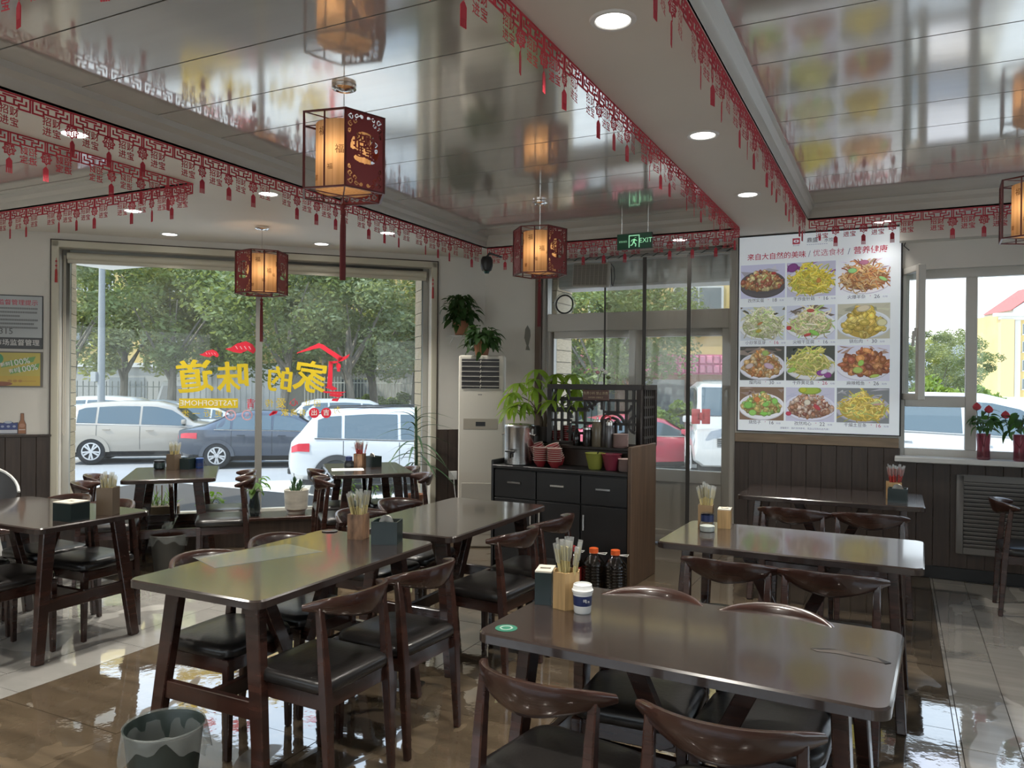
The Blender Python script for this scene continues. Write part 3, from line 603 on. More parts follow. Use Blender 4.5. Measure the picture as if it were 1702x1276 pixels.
# ================================================================ on the sideboard
ux, uy = -1.04, .15; u = sb(ux, uy, .8605); t = thing('drinks_urn', 'steel drinks urn with a black tap on the left of the sideboard', 'urn', u, SR)
B().lathe([(.118, 0), (.125, .006), (.125, .30), (.128, .305), (.128, .32), (.12, .33), (.06, .338), (0, .34)], 32).obj('body', M_steel, t)
for a in (.1, PI - .1): B().tube([(.125 * math.cos(a), -.02, .25), (.155 * math.cos(a), -.02, .245), (.155 * math.cos(a), .02, .245), (.125 * math.cos(a), .02, .25)], .006, 6).cbox(.13 * math.cos(a), 0, .27, .02, .03, .05).obj('side_clip', M_chrome, t)
B().tube([(0, -.12, .10), (0, -.155, .10)], .011, 8).tube([(0, -.15, .115), (0, -.15, .06)], [.012, .009], 8).box(-.045, .045, -.163, -.150, .108, .122).obj('tap', M_blackm, t, bevel=.002)
M_bowlr = mat('red_bowl', (.26, .022, .028), .35); M_boww = mat('bowl_white', (.66, .60, .54), .4)
b = B(); b.lathe([(.028, 0), (.030, .006), (.045, .025), (.060, .052)], 20); b.k = 1; b.lathe([(.060, .052), (.062, .056), (.058, .056), (.043, .03), (.02, .012), (0, .01)], 20, cap=False)
NTH = 'first second third fourth fifth sixth seventh eighth ninth tenth eleventh'.split()
bowl0 = b.obj('soup_bowl', [M_bowlr, M_boww]); used = [0]
def stack(x, y, n, where, tilt=0, z=.8605, step=.0165, k=1.0):
    for i in range(n):
        o = bowl0 if not used[0] else dup(bowl0); used[0] = 1
        tag(o, 'red and white bowl, %s from the bottom, ' % NTH[i] + where, 'bowl', 'bowls in the ' + where)
        p = sb(x - (tilt * i * .012 if tilt else 0), y - tilt * .01 * i, z + i * step * k); o.location = p; o.rotation_euler = (tilt * .5, -tilt * .55, SR); o.scale = (k, k, k)
stack(-.80, .07, 7, 'front left bowl stack on the sideboard'); stack(-.67, .065, 7, 'front right bowl stack on the sideboard')
stack(-.83, .20, 8, 'leaning left bowl stack on the sideboard', .5, .865); stack(-.69, .20, 8, 'leaning right bowl stack on the sideboard', .45, .865)
stack(-.82, .36, 4, 'red-looking stack on the raised shelf', 0, 1.0305, .018); stack(-.69, .38, 7, 'taller stack on the raised shelf', 0, 1.0305)
M_plate = mat('pinkish_plate', (.46, .36, .34), .4)
b = B().lathe([(.03, 0), (.05, .004), (.062, .014), (.064, .016), (.06, .016), (.03, .007), (0, .006)], 20); pl0 = b.obj('saucer', M_plate); used[0] = 0
for wx, wy, wz, n, nm in ((-.17, .225, 1.0305, 10, 'saucer stack on the raised shelf'), (-.075, .10, .8605, 9, 'low saucer stack next to the end panel')):
    for i in range(n):
        o = pl0 if not used[0] else dup(pl0); used[0] = 1; tag(o, 'pinkish saucer, %s from the bottom, ' % NTH[i] + nm, 'saucer', 'saucers in the ' + nm); o.location = sb(wx, wy, wz + i * .0105)
for x, m, nm, lab in ((-.345, mat('olive_plastic', (.23, .25, .045), .4), 'green_bowl', 'olive green plastic bowl with a spoon on the sideboard'), (-.205, mat('maroon_plastic', (.20, .025, .05), .4), 'maroon_bowl', 'maroon plastic bowl beside the green one on the sideboard')):
    t = thing('mixing_bowl', lab, 'bowl', sb(x, .13, .8605), SR); B().lathe([(.045, 0), (.05, .004), (.078, .125), (.083, .128), (.078, .13), (.07, .11), (.045, .01), (0, .008)], 28).obj('bowl', m, t)
    if 'spoon' in lab:
        o = B().tube([(-.02, 0, .03), (.03, -.01, .14)], .005, 6).obj('spoon', M_blackm); tag(o, 'black spoon handle leaning in the olive green bowl', 'spoon'); o.location = sb(x, .13, .865)
# condiment bottles on the raised shelf
def bottle(name, x, y, prof, m, cap, lab, cat='bottle'):
    t = thing(name, lab, cat, sb(x, y, 1.0305), SR); B().lathe(prof, 18).obj('bottle', m, t); cap(t); return t
M_dg = glass('dark_bottle_glass', (.12, .13, .13), 2, .03, .3, (.03, .03, .03))
bottle('oil_bottle', -.555, .235, [(.028, 0), (.03, .005), (.03, .10), (.012, .13), (.011, .155)], M_dg, lambda t: B().lathe([(.013, .15), (.013, .17), (.004, .175), (.004, .2)], 12).obj('spout', M_blackm, t), 'slim dark glass oil bottle with a spout before the lattice')
bottle('sauce_jar', -.455, .235, [(.04, 0), (.042, .006), (.042, .13), (.038, .14)], mat('soy_black', (.012, .01, .01), .2), lambda t: (B().lathe([(.044, .135), (.044, .15), (.02, .155)], 16).obj('lid', M_chrome, t), B().tube([(0, 0, .15), (.0, 0, .17), (-.03, 0, .19)], .004, 6).obj('knob', M_blackm, t)), 'dark sauce jar with a chrome lid before the lattice', 'jar')
bottle('thermos_jug', -.375, .24, [(.045, 0), (.047, .006), (.047, .17), (.038, .19), (.036, .2)], mat('brown_glaze', (.10, .085, .06), .25), lambda t: B().lathe([(.038, .2), (.036, .215), (.01, .22), (.01, .235), (0, .24)], 16).obj('lid', M_chrome, t), 'brown cylinder jug with a steel lid in the middle of the raised shelf', 'jug')
t = thing('coffee_pot', 'dark tall pot with a looped handle before the lattice', 'pot', sb(-.315, .25, 1.0305), SR); B().lathe([(.036, 0), (.04, .01), (.036, .14), (.028, .21), (.03, .225)], 18).obj('pot', mat('dark_enamel', (.03, .022, .02), .3), t); B().tube([(-.01, 0, .225), (.01, 0, .25), (.045, 0, .245), (.05, 0, .2), (.035, 0, .16)], .006, 6).obj('handle', M_red, t)
bottle('shaker', -.265, .23, [(.034, 0), (.036, .005), (.036, .15), (.03, .165), (.03, .18)], mat('grey_tin', (.13, .13, .14), .3, metal=.6), lambda t: B().lathe([(.031, .175), (.031, .2), (.02, .215)], 14).obj('lid', M_chrome, t), 'tall grey shaker bottle right of the brown jug', 'shaker')
# three oil jugs on the floor
for x, y, capm, capn, lab in ((-.40, -.18, mat('dark_red_cap', (.3, .03, .03), .4), 'dark red', 'oil jug with a red cap and red label on the floor by the sideboard'), (-.225, -.16, mat('orange_cap', (.75, .13, .03), .4), 'orange', 'dark oil jug with an orange cap, middle of three on the floor'), (-.06, -.14, mat('orange_cap'), 'orange', 'dark oil jug with an orange cap nearest the sideboard end panel')):
    t = thing('oil_jug', lab, 'jug', sb(x, y, 0), SR); t.scale = (1.3, 1.3, 1); pr = [(.06, 0), (.066, .01)]
    for k in range(7): pr += [(.066, .03 + k * .022), (.062, .036 + k * .022), (.062, .042 + k * .022), (.066, .048 + k * .022)]
    B().lathe(pr + [(.064, .20), (.03, .255), (.022, .262), (.022, .275)], 20).obj('jug', glass('oil_plastic', (.30, .26, .2), 2.2, .04, .25, (.04, .03, .022)), t); B().lathe([(.026, .27), (.026, .305), (.02, .308)], 16).obj('cap', capm, t)
    B().tube([(.026 * math.cos(a), .026 * math.sin(a), .268) for a in (0, 2, 4)] + [(.07, .03, .272), (.075, -.01, .27), (.026, 0, .268)], .003, 5).obj('handle_ring', M_plastic, t)
    if 'label' in lab: B().lathe([(.0672, .06), (.0672, .16)], 20, cap=False).obj('label', mat('red_label', (.35, .03, .03), .5), t)

# ================================================================ bins
M_bag = glass('bin_liner_film', (.85, .88, .87), .8, .12, .30, (.55, .58, .57))
def bin_(x, y, lab, m, filled=False):
    t = thing('waste_bin', lab, 'bin', (x, y, 0), 0, 'waste bins')
    B().lathe([(.10, 0), (.105, .005), (.135, .285), (.14, .29), (.134, .292), (.128, .28), (.10, .012), (0, .01)], 28).obj('bucket', m, t)
    def liner(u, v):
        a = 2 * PI * u; w = noise.noise(Vector((2.5 * math.cos(a), 2.5 * math.sin(a), v * 2.5 + x)))
        if v < .5: k = v / .5; r = .10 + .03 * k + .004 * w; z = .06 + .235 * k
        else: k = (v - .5) / .5; r = .141 + .012 * k + .014 * w * k + .008 * math.sin(9 * a) * k; z = .297 - (.07 + .05 * w + .03 * math.sin(2 * a)) * k + .012 * math.sin(PI * k)
        return (r * math.cos(a), r * math.sin(a), z)
    B().sheet(liner, 48, 14).obj('bin_liner', M_bag, t)
    if filled:
        for q in range(3):
            b = B(); b.sheet(lambda u, v: (.05 * math.cos(6 * u + q) * u + .02 * q - .03, .05 * (v - .5) + .02 * math.sin(5 * u), .22 + .15 * u + .03 * math.sin(7 * v + q)), 8, 6); tag(b.obj('crumpled_bag', M_bag), 'crumpled clear plastic bag sticking out of the far waste bin', 'bag', 'bags in the far waste bin').location = (x, y, 0)
bin_(-2.38, 1.98, 'dark green bucket bin with a clear liner in the foreground', mat('bin_green', (.022, .032, .028), .4))
bin_(-5.28, 4.42, 'grey bucket bin with a liner full of plastic, far by the window seat', mat('bin_grey', (.06, .06, .055), .5), True)
t = thing('floor_drain', 'small metal drain frame set in the brown floor between chairs', 'drain', (-2.24, 3.31, .001), .3)
B().loft([[(a, c, z) for a, c in rrect(w, w * .62, .02)] for w, z in ((.20, 0), (.20, .004), (.165, .004), (.16, .001))], cap=False).obj('drain_rim', M_chrome, t); B().prism(rrect(.165, .103, .015), 0, .002).obj('drain_cover', mat('drain_grey', (.12, .12, .12), .25, metal=.6), t)
# ================================================================ red paper bunting along the trays
def fret_mesh(units):
    b = B(); U = .20; H = .056; t = .0076; L = U * units; y0, y1 = -.0015, .0015
    b.box(0, L, y0, y1, -.020, 0)
    def line(pts):
        for (a, c), (d, e) in zip(pts, pts[1:]):
            b.box(min(a, d) - t / 2, max(a, d) + t / 2, y0, y1, min(c, e) - t / 2, max(c, e) + t / 2)
    for k in range(units):
        for m in (0, 1):
            f = lambda u, v: (k * U + (U * u if not m else U * (1 - u)), -.020 - H * v)
            for pl_ in ([(.03, 0), (.03, 1), (.29, 1), (.29, .62), (.12, .62), (.12, .3)], [(.22, 0), (.22, .34), (.40, .34), (.40, .78), (.29, .78)], [(.40, .78), (.5, .78)], [(.36, .14), (.5, .14)]):
                line([f(*q) for q in pl_])
    me = bpy.data.meshes.new('fret_band'); me.from_pydata([tuple(v) for v in b.v], [], b.f); me.materials.append(M_red); me.update(); return me
FRET = {n: fret_mesh(n) for n in (2, 3, 4)}
b = B(); b.text('*招', .045, (-.024, 0, -.097)).text('*财', .045, (.024, 0, -.097)).text('*进', .045, (-.024, 0, -.145)).text('*宝', .045, (.024, 0, -.145)).box(-.001, .001, -.0008, .0008, -.082, -.072)
for v in b.v: v.y *= 0
PLQ = bpy.data.meshes.new('blessing_plaque'); PLQ.from_pydata([tuple(v) for v in b.v], [], b.f); PLQ.materials.append(M_red); PLQ.update()
b = B(); n = 36
ring = [(.031 + .0045 * math.cos(2 * PI * k * 8 / n)) for k in range(n)]
b.loft([[(ring[k] * f * math.cos(2 * PI * k / n), yy, -.107 + ring[k] * f * math.sin(2 * PI * k / n)) for k in range(n)] for f, yy in ((1, -.001), (1, .001), (.78, .001), (.78, -.001), (1, -.001))], cap=False)
b.text('*福', .055, (0, 0, -.107)); b.box(-.0008, .0008, -.0008, .0008, -.155, -.14)
FLW = bpy.data.meshes.new('fortune_flower'); FLW.from_pydata([tuple(v) for v in b.v], [], b.f); FLW.materials.append(M_red); FLW.update()
b = B(); b.prismY([(-.004, -.152), (.004, -.152), (.015, -.166), (.015, -.205), (-.015, -.205), (-.015, -.166)], -.0015, .0015)
for k in range(4): b.box(-.015 + k * .0083, -.010 + k * .0083, -.0012, .0012, -.232, -.205)
TSL = bpy.data.meshes.new('paper_tassel'); TSL.from_pydata([tuple(v) for v in b.v], [], b.f); TSL.materials.append(M_red); TSL.update()
ORD = ['first', 'second', 'third', 'fourth', 'fifth', 'sixth', 'seventh']
def bunting(x, y, rz, units, label):
    t = thing('paper_bunting', label, 'bunting', (x, y, ZC + .012), rz, 'red paper bunting'); inst('fret_band', FRET[units], t)
    for k in range(units):
        inst('blessing_plaque', PLQ, t, loc=(.1 + .2 * k, rnd.uniform(-.003, .003), 0), rot=rnd.uniform(-.12, .12))
        if k: inst('fortune_flower', FLW, t, loc=(.2 * k, 0, 0), rot=rnd.uniform(-.2, .2)); inst('paper_tassel', TSL, t, loc=(.2 * k, rnd.uniform(-.004, .004), 0), rot=rnd.uniform(-.35, .35))
def run(n, start, step, rz, desc, last=4):
    for i in range(n):
        x = start[0] + step[0] * i; y = start[1] + step[1] * i
        bunting(x, y, rz, last if i == n - 1 else 4, 'red paper-cut bunting, %s section %s' % (ORD[i], desc))
run(7, (-3.645, 1.47), (0, .80), PI / 2, 'from the camera along the left beam edge', 2)
run(7, (-1.20, 1.47), (0, .80), PI / 2, 'from the camera, middle beam left edge', 2)
run(6, (-.66, 1.87), (0, .80), PI / 2, 'from the camera, middle beam right edge', 3)
run(3, (-3.63, 6.755), (.81, 0), 0, 'from the left, above the glass door')
run(4, (-.65, 6.605), (.80, 0), 0, 'from the left, above the menu board')
run(3, (-4.225, 3.715), (0, -.80), -PI / 2, 'along the small left tray, seen from behind')
run(4, (-7.43, 3.72), (.80, 0), 0, 'from the left, far edge of the small tray')
run(2, (-3.05, 1.485), (.80, 0), 0, 'at the near edge of the big tray', 3)

# ================================================================ hanging lanterns
M_lfr = mat('lantern_frame', (.12, .022, .02), .4); M_lpan = mat('lantern_panel', (.26, .04, .042), .45)
def shade_mat():
    m = bpy.data.materials.new('parchment_shade'); m.use_nodes = True; n, l = m.node_tree.nodes, m.node_tree.links; o = n['Material Output']; n.remove(n['Principled BSDF'])
    tc = n.new('ShaderNodeTexCoord'); mp = n.new('ShaderNodeMapping'); mp.inputs['Scale'].default_value = (60, 60, 1.5); nz = n.new('ShaderNodeTexNoise'); nz.inputs['Scale'].default_value = 1
    l.new(tc.outputs['Object'], mp.inputs[0]); l.new(mp.outputs[0], nz.inputs[0]); r = n.new('ShaderNodeValToRGB'); l.new(nz.outputs[0], r.inputs[0])
    r.color_ramp.elements[0].position = .3; r.color_ramp.elements[0].color = (.50, .36, .22, 1); r.color_ramp.elements[1].position = .7; r.color_ramp.elements[1].color = (.68, .53, .36, 1)
    d = n.new('ShaderNodeBsdfDiffuse'); t = n.new('ShaderNodeBsdfTranslucent'); mx = n.new('ShaderNodeMixShader'); mx.inputs[0].default_value = .5
    l.new(r.outputs[0], d.inputs[0]); l.new(r.outputs[0], t.inputs[0]); l.new(d.outputs[0], mx.inputs[1]); l.new(t.outputs[0], mx.inputs[2]); l.new(mx.outputs[0], o.inputs[0]); return m
M_shade = shade_mat(); M_ink = mat('brown_ink', (.12, .05, .02), .7)
HR, HH = .212, .36          # hexagon radius and height
def spiral(cx, cy, r, a0, turns, sgn=1, tail=0):
    pts = []
    for k in range(int(14 * turns) + 1):
        q = k / 14; rr = r * (1 - .62 * q / turns); a = a0 + sgn * q * 2 * PI; pts.append((cx + rr * math.cos(a), cy + rr * math.sin(a)))
    return pts
SW, SH = HR - .012, HH - .016
cuts = []
for sx in (-1, 1):
    for sy in (-1, 1):
        for (cx, cy, r, a, tn, sg) in ((.075, .145, .014, 0, 1, 1), (.045, .152, .011, PI, 1, -1), (.018, .155, .009, 0, 1, 1), (.078, .112, .012, PI / 2, 1, -1), (.082, .083, .010, -PI / 2, 1, 1), (.055, .128, .010, 2, .8, 1)):
            cuts.append([(x * sx, y * sy) for x, y in spiral(cx, cy, r, a, tn, sg)])
segs = [(p, q) for c in cuts for p, q in zip(c, c[1:])]
def keep(x, y):
    X_, Y_ = x, y - .012
    if X_ * X_ + Y_ * Y_ < .078 ** 2: 
        if Y_ > -.030 + .25 * -X_: return False
        if Y_ < -.040 - .25 * X_ and ((X_ + .0) / .06) ** 2 + ((Y_ + .048) / .022) ** 2 < 1: return False
    for (x0, y0), (x1, y1) in segs:
        dx, dy = x1 - x0, y1 - y0; L2 = dx * dx + dy * dy
        if abs(x - x0) > .02 or abs(y - y0) > .02: continue
        t_ = max(0, min(1, ((x - x0) * dx + (y - y0) * dy) / max(L2, 1e-9)))
        if (x - x0 - t_ * dx) ** 2 + (y - y0 - t_ * dy) ** 2 < .0035 ** 2: return False
    return True
cs = .0036; nx, ny = int(SW / cs), int(SH / cs); b = B(); idx = {}
def vid(i, j):
    if (i, j) not in idx: idx[i, j] = len(b.v); b.v.append(Vector((-SW / 2 + SW * i / nx, 0, -SH / 2 + SH * j / ny)))
    return idx[i, j]
for i in range(nx):
    for j in range(ny):
        if keep(-SW / 2 + SW * (i + .5) / nx, -SH / 2 + SH * (j + .5) / ny): b.f.append([vid(i, j), vid(i + 1, j), vid(i + 1, j + 1), vid(i, j + 1)]); b.mi.append(0)
b.text('*招', .070, (-.030, -.001, .040)).text('*财', .070, (.030, -.001, .042)).text('*进', .055, (-.034, -.001, -.010)).text('*宝', .055, (.026, -.001, -.008))
me = bpy.data.meshes.new('carved_panel'); me.from_pydata([tuple(v) for v in b.v], [], b.f); bm = bmesh.new(); bm.from_mesh(me)
g = bmesh.ops.extrude_face_region(bm, geom=bm.faces[:]); bmesh.ops.translate(bm, verts=[v for v in g['geom'] if isinstance(v, bmesh.types.BMVert)], vec=(0, .004, 0)); bm.to_mesh(me); bm.free(); me.materials.append(M_lpan); CARVED = me
hexp = [(HR * math.cos(PI / 3 * k), HR * math.sin(PI / 3 * k)) for k in range(6)]
b = B()
for k in range(6):
    (xa, ya), (xb, yb) = hexp[k], hexp[(k + 1) % 6]
    b.bar((xa, ya, -HH / 2), (xa, ya, HH / 2), .010)
    for z in (-HH / 2 + .004, HH / 2 - .004): b.bar((xa, ya, z), (xb, yb, z), .010, .008)
    if k % 2: b.bar(((xa + xb) / 2, (ya + yb) / 2, -HH / 2), ((xa + xb) / 2, (ya + yb) / 2, HH / 2), .008)
for z in (-HH / 2 + .004, HH / 2 - .004):
    for k in range(3): b.bar((*hexp[k], z), (*hexp[k + 3], z), .006, .004)
LFR = b
b = B()
for k in range(18):
    a = 2 * PI * k / 9 + (.35 if k % 2 else 0); b.M = Matrix.Rotation(a, 4, 'Z') @ Matrix.Translation((0, -.1325, 0))
    b.text('福' if k % 3 else '*财', .030 if k % 2 else .045, (0, 0, (.075, -.07, .01, -.11, .10, -.02)[k % 6]))
SHTX = b; SHTX_me = None
def lantern(p, ztop, zceil, rz, label, i):
    t = thing('hanging_lantern', label, 'lantern', (p[0], p[1], ztop - HH / 2), rz, 'red hexagonal hanging lanterns')
    LFR.obj('frame', M_lfr, t) if i == 0 else inst('frame', LM['frame'], t)
    for k in (0, 2, 4):
        a = PI / 3 * k + PI / 6; o = inst('carved_panel', CARVED, t, loc=((HR * .866) * math.cos(a), (HR * .866) * math.sin(a), 0), rot=a + PI / 2)
    if i == 0:
        s = B().lathe([(.13, -.155), (.13, .155)], 40, cap=False).obj('shade', M_shade, t); tx = SHTX.obj('shade_print', M_ink, s, smooth=0); bt = B().lathe([(0, -.153), (.13, -.153)], 40, cap=False).obj('shade_bottom', M_shade, t)
        LM.update(shade=s.data, tx=tx.data, bt=bt.data, frame=[c for c in COL.objects if c.parent == t and c.name.startswith('frame')][0].data)
    else: s = inst('shade', LM['shade'], t); inst('shade_print', LM['tx'], s); inst('shade_bottom', LM['bt'], t)
    zr = zceil - (ztop - HH / 2)
    B().tube([(0, 0, HH / 2 - .18), (0, 0, zr - .01)], .0035, 6).obj('rod', M_chrome, t); B().lathe([(.055, zr), (.058, zr - .004), (.058, zr - .018), (.045, zr - .024), (.04, zr - .02), (.012, zr - .03), (0, zr - .03)], 24).obj('canopy', M_chrome, t)
    b = B(); z = -HH / 2; b.tube([(0, 0, z), (0, 0, z - .05)], .003, 5).lathe([(.004, z - .03), (.016, z - .045), (.004, z - .06)], 10)
    for q in range(16):
        a = 2 * PI * q / 16; b.tube([(.006 * math.cos(a), .006 * math.sin(a), z - .08), (.011 * math.cos(a), .011 * math.sin(a), z - .14), (.012 * math.cos(a + .1), .012 * math.sin(a), z - .40)], .0028, 4)
    b.lathe([(.004, z - .055), (.012, z - .065), (.013, z - .085), (.009, z - .09)], 10); b.obj('tassel', mat('tassel_red', (.14, .02, .022), .7), t)
    L = bpy.data.lights.new('bulb', 'POINT'); L.energy = LANTERN_W; L.color = (1, .64, .34); L.shadow_soft_size = .03; lo = bpy.data.objects.new('bulb', L); COL.objects.link(lo); lo.parent = t; lo.location = (.045, -.02, .01)
LM = {}
lantern((-2.40, 3.0), 2.79, ZP, math.radians(-49.3), 'big red lantern in the upper centre hanging from the glossy tray', 0)
lantern((-4.88, 5.02), 2.63, ZC, math.radians(-9.8), 'small red lantern before the big window, in front of its bar', 1)
lantern((-2.53, 5.58), 2.74, ZP, math.radians(-48.6), 'red lantern left of the exit sign, in front of the glass door', 2)
p = at(1723, 345, 4.75); lantern((p.x, p.y), 2.80, ZP, math.radians(-92), 'red lantern cut off by the right edge of the photo', 3)

# ================================================================ recessed downlights
M_lamp = mat('lamp_disc', (1, 1, 1), .5, emit=4, emitcol=(1, .97, .92)); DL0 = [None]
def downlight(x, y, lab, seen=True):
    if DL0[0] is None:
        t = thing('downlight', lab, 'downlight', (x, y, ZC), 0, 'recessed ceiling downlights')
        B().lathe([(.060, -.001), (.066, -.006), (.080, -.007), (.085, -.001), (.085, .001)], 32, cap=False).obj('rim', M_plastic, t); B().lathe([(0, -.003), (.061, -.003)], 32, cap=False).obj('lens', M_lamp, t); DL0[0] = t
    else: t = dup(DL0[0], (x, y, ZC), 0, lab)
    L = LAMPW if y > 6.8 else LAMPD; lo = bpy.data.objects.new('lamp', L); COL.objects.link(lo); lo.location = (x, y, ZC - .012)
LAMPD = bpy.data.lights.new('lamp', 'AREA'); LAMPD.shape = 'DISK'; LAMPD.size = .12; LAMPD.energy = LAMP_W; LAMPD.color = (1, .95, .86); LAMPD.spread = math.radians(110)
LAMPW = LAMPD.copy(); LAMPW.energy = LAMP_W * .05
for x, y, l in ((-.93, 2.67, 'largest lit downlight on the middle beam, nearest the camera'), (-.93, 4.11, 'lit downlight on the middle beam, second from the camera'), (-.94, 5.53, 'lit downlight on the middle beam, third from the camera'),
                (-1.79, 7.03, 'lit downlight behind the bunting, right of the exit sign'), (-.12, 6.89, 'lit downlight behind the bunting above the menu board'), (-3.95, 2.69, 'lit downlight on the left beam behind the bunting, nearest the camera'),
                (-5.34, 4.12, 'lit downlight by the small left tray, above the window corner'), (-3.97, 4.14, 'lit downlight on the left beam, between big lantern and window lantern'), (-5.90, 4.93, 'lit downlight above the big window, left of the window lantern'),
                (-4.96, 5.88, 'lit downlight above the big window, right of the window lantern'), (-4.05, 5.68, 'lit downlight behind the bunting right of the big lantern')): downlight(x, y, l)
for k, (x, y) in enumerate(((-.93, 1.2), (-.93, -.4), (-3.95, 1.2), (-3.95, -.4), (-2.4, .7), (1.2, -.6), (-6.0, .0), (-2.4, -1.4), (3.1, 3.0), (-7.9, 2.2))):  # added unseen downlights that help brighten the room
    downlight(x, y, 'added unseen ceiling downlight, number %s of the row behind the camera' % ('one two three four five six seven eight nine ten'.split()[k]))

# ================================================================ exit sign
c = at(1055, 401, 6.82); t = thing('exit_sign', 'dark green exit sign with a running figure hanging before the bunting', 'sign', c, math.radians(-2))
B().box(-.16, .16, -.012, .012, -.07, .07).obj('housing', mat('exit_housing', (.06, .06, .06), .4), t, bevel=.002); B().box(-.155, .155, -.014, -.012, -.065, .065).obj('face', mat('exit_face', (.004, .05, .022), .4, emit=.12, emitcol=(.004, .05, .022)), t)
M_exg = mat('exit_glow', (.45, .95, .6), .5, emit=.38, emitcol=(.38, .85, .5)); b = B(); b.M = Matrix.Translation((0, -.0155, 0))
b.text('EXIT', .058, (.105, 0, 0)).text('安全出口', .019, (-.103, 0, 0)); b.obj('lettering', M_exg, t, smooth=0)
b = B(); b.M = Matrix.Translation((.0, -.0155, 0)); fr_ = lambda *a: b.box(a[0], a[1], -.001, 0, a[2], a[3])
fr_(-.05, .05, .045, .053); fr_(-.05, -.042, -.055, .045); fr_(.042, .05, -.055, .045)
b.lathe([(.0, -.001), (.009, 0)], 10, (.012, 0, .03)); b.M = b.M @ Matrix()
for p, q, w in (((.006, 0, .018), (-.006, 0, -.010), .016), ((.004, 0, .016), (-.022, 0, .010), .007), ((-.022, 0, .010), (-.026, 0, -.004), .006), ((.006, 0, .014), (.026, 0, .002), .007), ((-.006, 0, -.010), (.016, 0, -.026), .009), ((.016, 0, -.026), (.012, 0, -.048), .008), ((-.008, 0, -.010), (-.018, 0, -.032), .009), ((-.018, 0, -.032), (-.034, 0, -.036), .008)): b.bar(p, q, .001, w, up=(0, 1, 0)) if False else b.bar(p, q, w, .001, up=(0, 1, 0))
b.obj('running_figure', M_exg, t, smooth=0)
for s in (-1, 1): B().tube([(s * .12, 0, .07), (s * .12, 0, ZP - c.z)], .002, 5).obj('cable', M_chrome, t)

# ================================================================ heater, vent ring, strip curtain over the door
hp = Vector((-2.70, 7.20, 2.595)); t = thing('wall_heater', 'grey wire-fronted electric heater mounted above the glass door', 'heater', hp, math.radians(-4)); tl = Matrix.Rotation(math.radians(3), 4, 'Y'); M_heat = mat('heater_grey', (.42, .40, .35), .5)
b = B(); b.M = tl; b.box(-.20, .20, -.04, .03, -.12, .12); b.obj('body', M_heat, t, bevel=.03, seg=3)
b = B(); b.M = tl
for k in range(22): b.box(-.185, .185, -.050, -.046, -.105 + k * .0098, -.1025 + k * .0098)
for k in range(9): b.box(-.18 + k * .045, -.177 + k * .045, -.053, -.050, -.108, .108)
b.obj('guard_grille', mat('heater_wire', (.40, .38, .33), .4, metal=.5), t)
b = B(); b.M = tl; b.box(-.18, .18, -.045, -.041, -.10, .10); b.obj('reflector', mat('heater_dark', (.16, .15, .13), .5), t)
B().tube([(.20, 0, .10), (.235, -.01, .06), (.245, -.01, -.03), (.225, -.01, -.12), (.215, -.01, -.10), (.21, -.01, .0), (.20, 0, .09)], .004, 6).obj('cord', M_blackm, t); B().tube([(-.1, .02, .12), (-.1, .02, .17)], .006, 6).tube([(.1, .02, .12), (.1, .02, .17)], .006, 6).obj('bracket', M_blackm, t)
t = thing('vent_ring', 'round clear ventilation hole with a black ring in the transom glass', 'vent', (-3.06, 7.375, 2.34))
def torus(b, R_, r, n=36, m=8): return b.loft([[((R_ + r * math.cos(2 * PI * j / m)) * math.cos(2 * PI * i / n), r * math.sin(2 * PI * j / m), (R_ + r * math.cos(2 * PI * j / m)) * math.sin(2 * PI * i / n)) for j in range(m)] for i in range(n + 1)], cap=False)
torus(B(), .092, .008).obj('black_ring', M_blackm, t); torus(B(), .108, .014).obj('clear_ring', glass('clear_plastic', (.85, .87, .86), 2, .05, .15), t); b = B(); b.M = Matrix.Rotation(PI / 2, 4, 'X'); b.lathe([(0, 0), (.09, 0)], 32, cap=False).obj('cap_disc', glass('clear_plastic'), t)
t = thing('strip_curtain', 'clear plastic strip curtain with dark magnetic edges hanging inside the door', 'curtain', (-2.2, 7.20, 2.76)); M_strip = glass('strip_film', (.86, .85, .82), 1.6, .05, .20, (.52, .48, .42)); M_mag = mat('magnet_edge', (.055, .05, .045), .5)
B().tube([(-1.0, 0, .0), (.90, 0, .0)], .012, 8).obj('rail', M_alu, t)
b = B()
for k in range(95):
    x = -1.0 + k * .02; b.bar((x, -.014 * math.cos(k * 1.1), .014 * math.sin(k * 1.1)), (x + .02, -.014 * math.cos(k * 1.1 + 1.1), .014 * math.sin(k * 1.1 + 1.1)), .007)
b.obj('twisted_garland', mat('garland_green', (.03, .045, .03), .6), t)
edges = [-.36, .035, .46, .86]
for k, x in enumerate(edges[:3]):
    w = .02 if k == 0 else .038
    B().sheet(lambda u, v: (x - w / 2 + w * u, -.012 + .006 * math.sin(v * 7 + k), -.02 - 2.62 * v), 1, 12).obj('magnet_edge', M_mag, t)
    x2 = edges[k + 1]; B().sheet(lambda u, v: (x + .02 + (x2 - x - .04) * u, .006 * math.sin(u * 9 + v * 3), -.02 - 2.62 * v), 10, 8).obj('film_strip', M_strip, t)

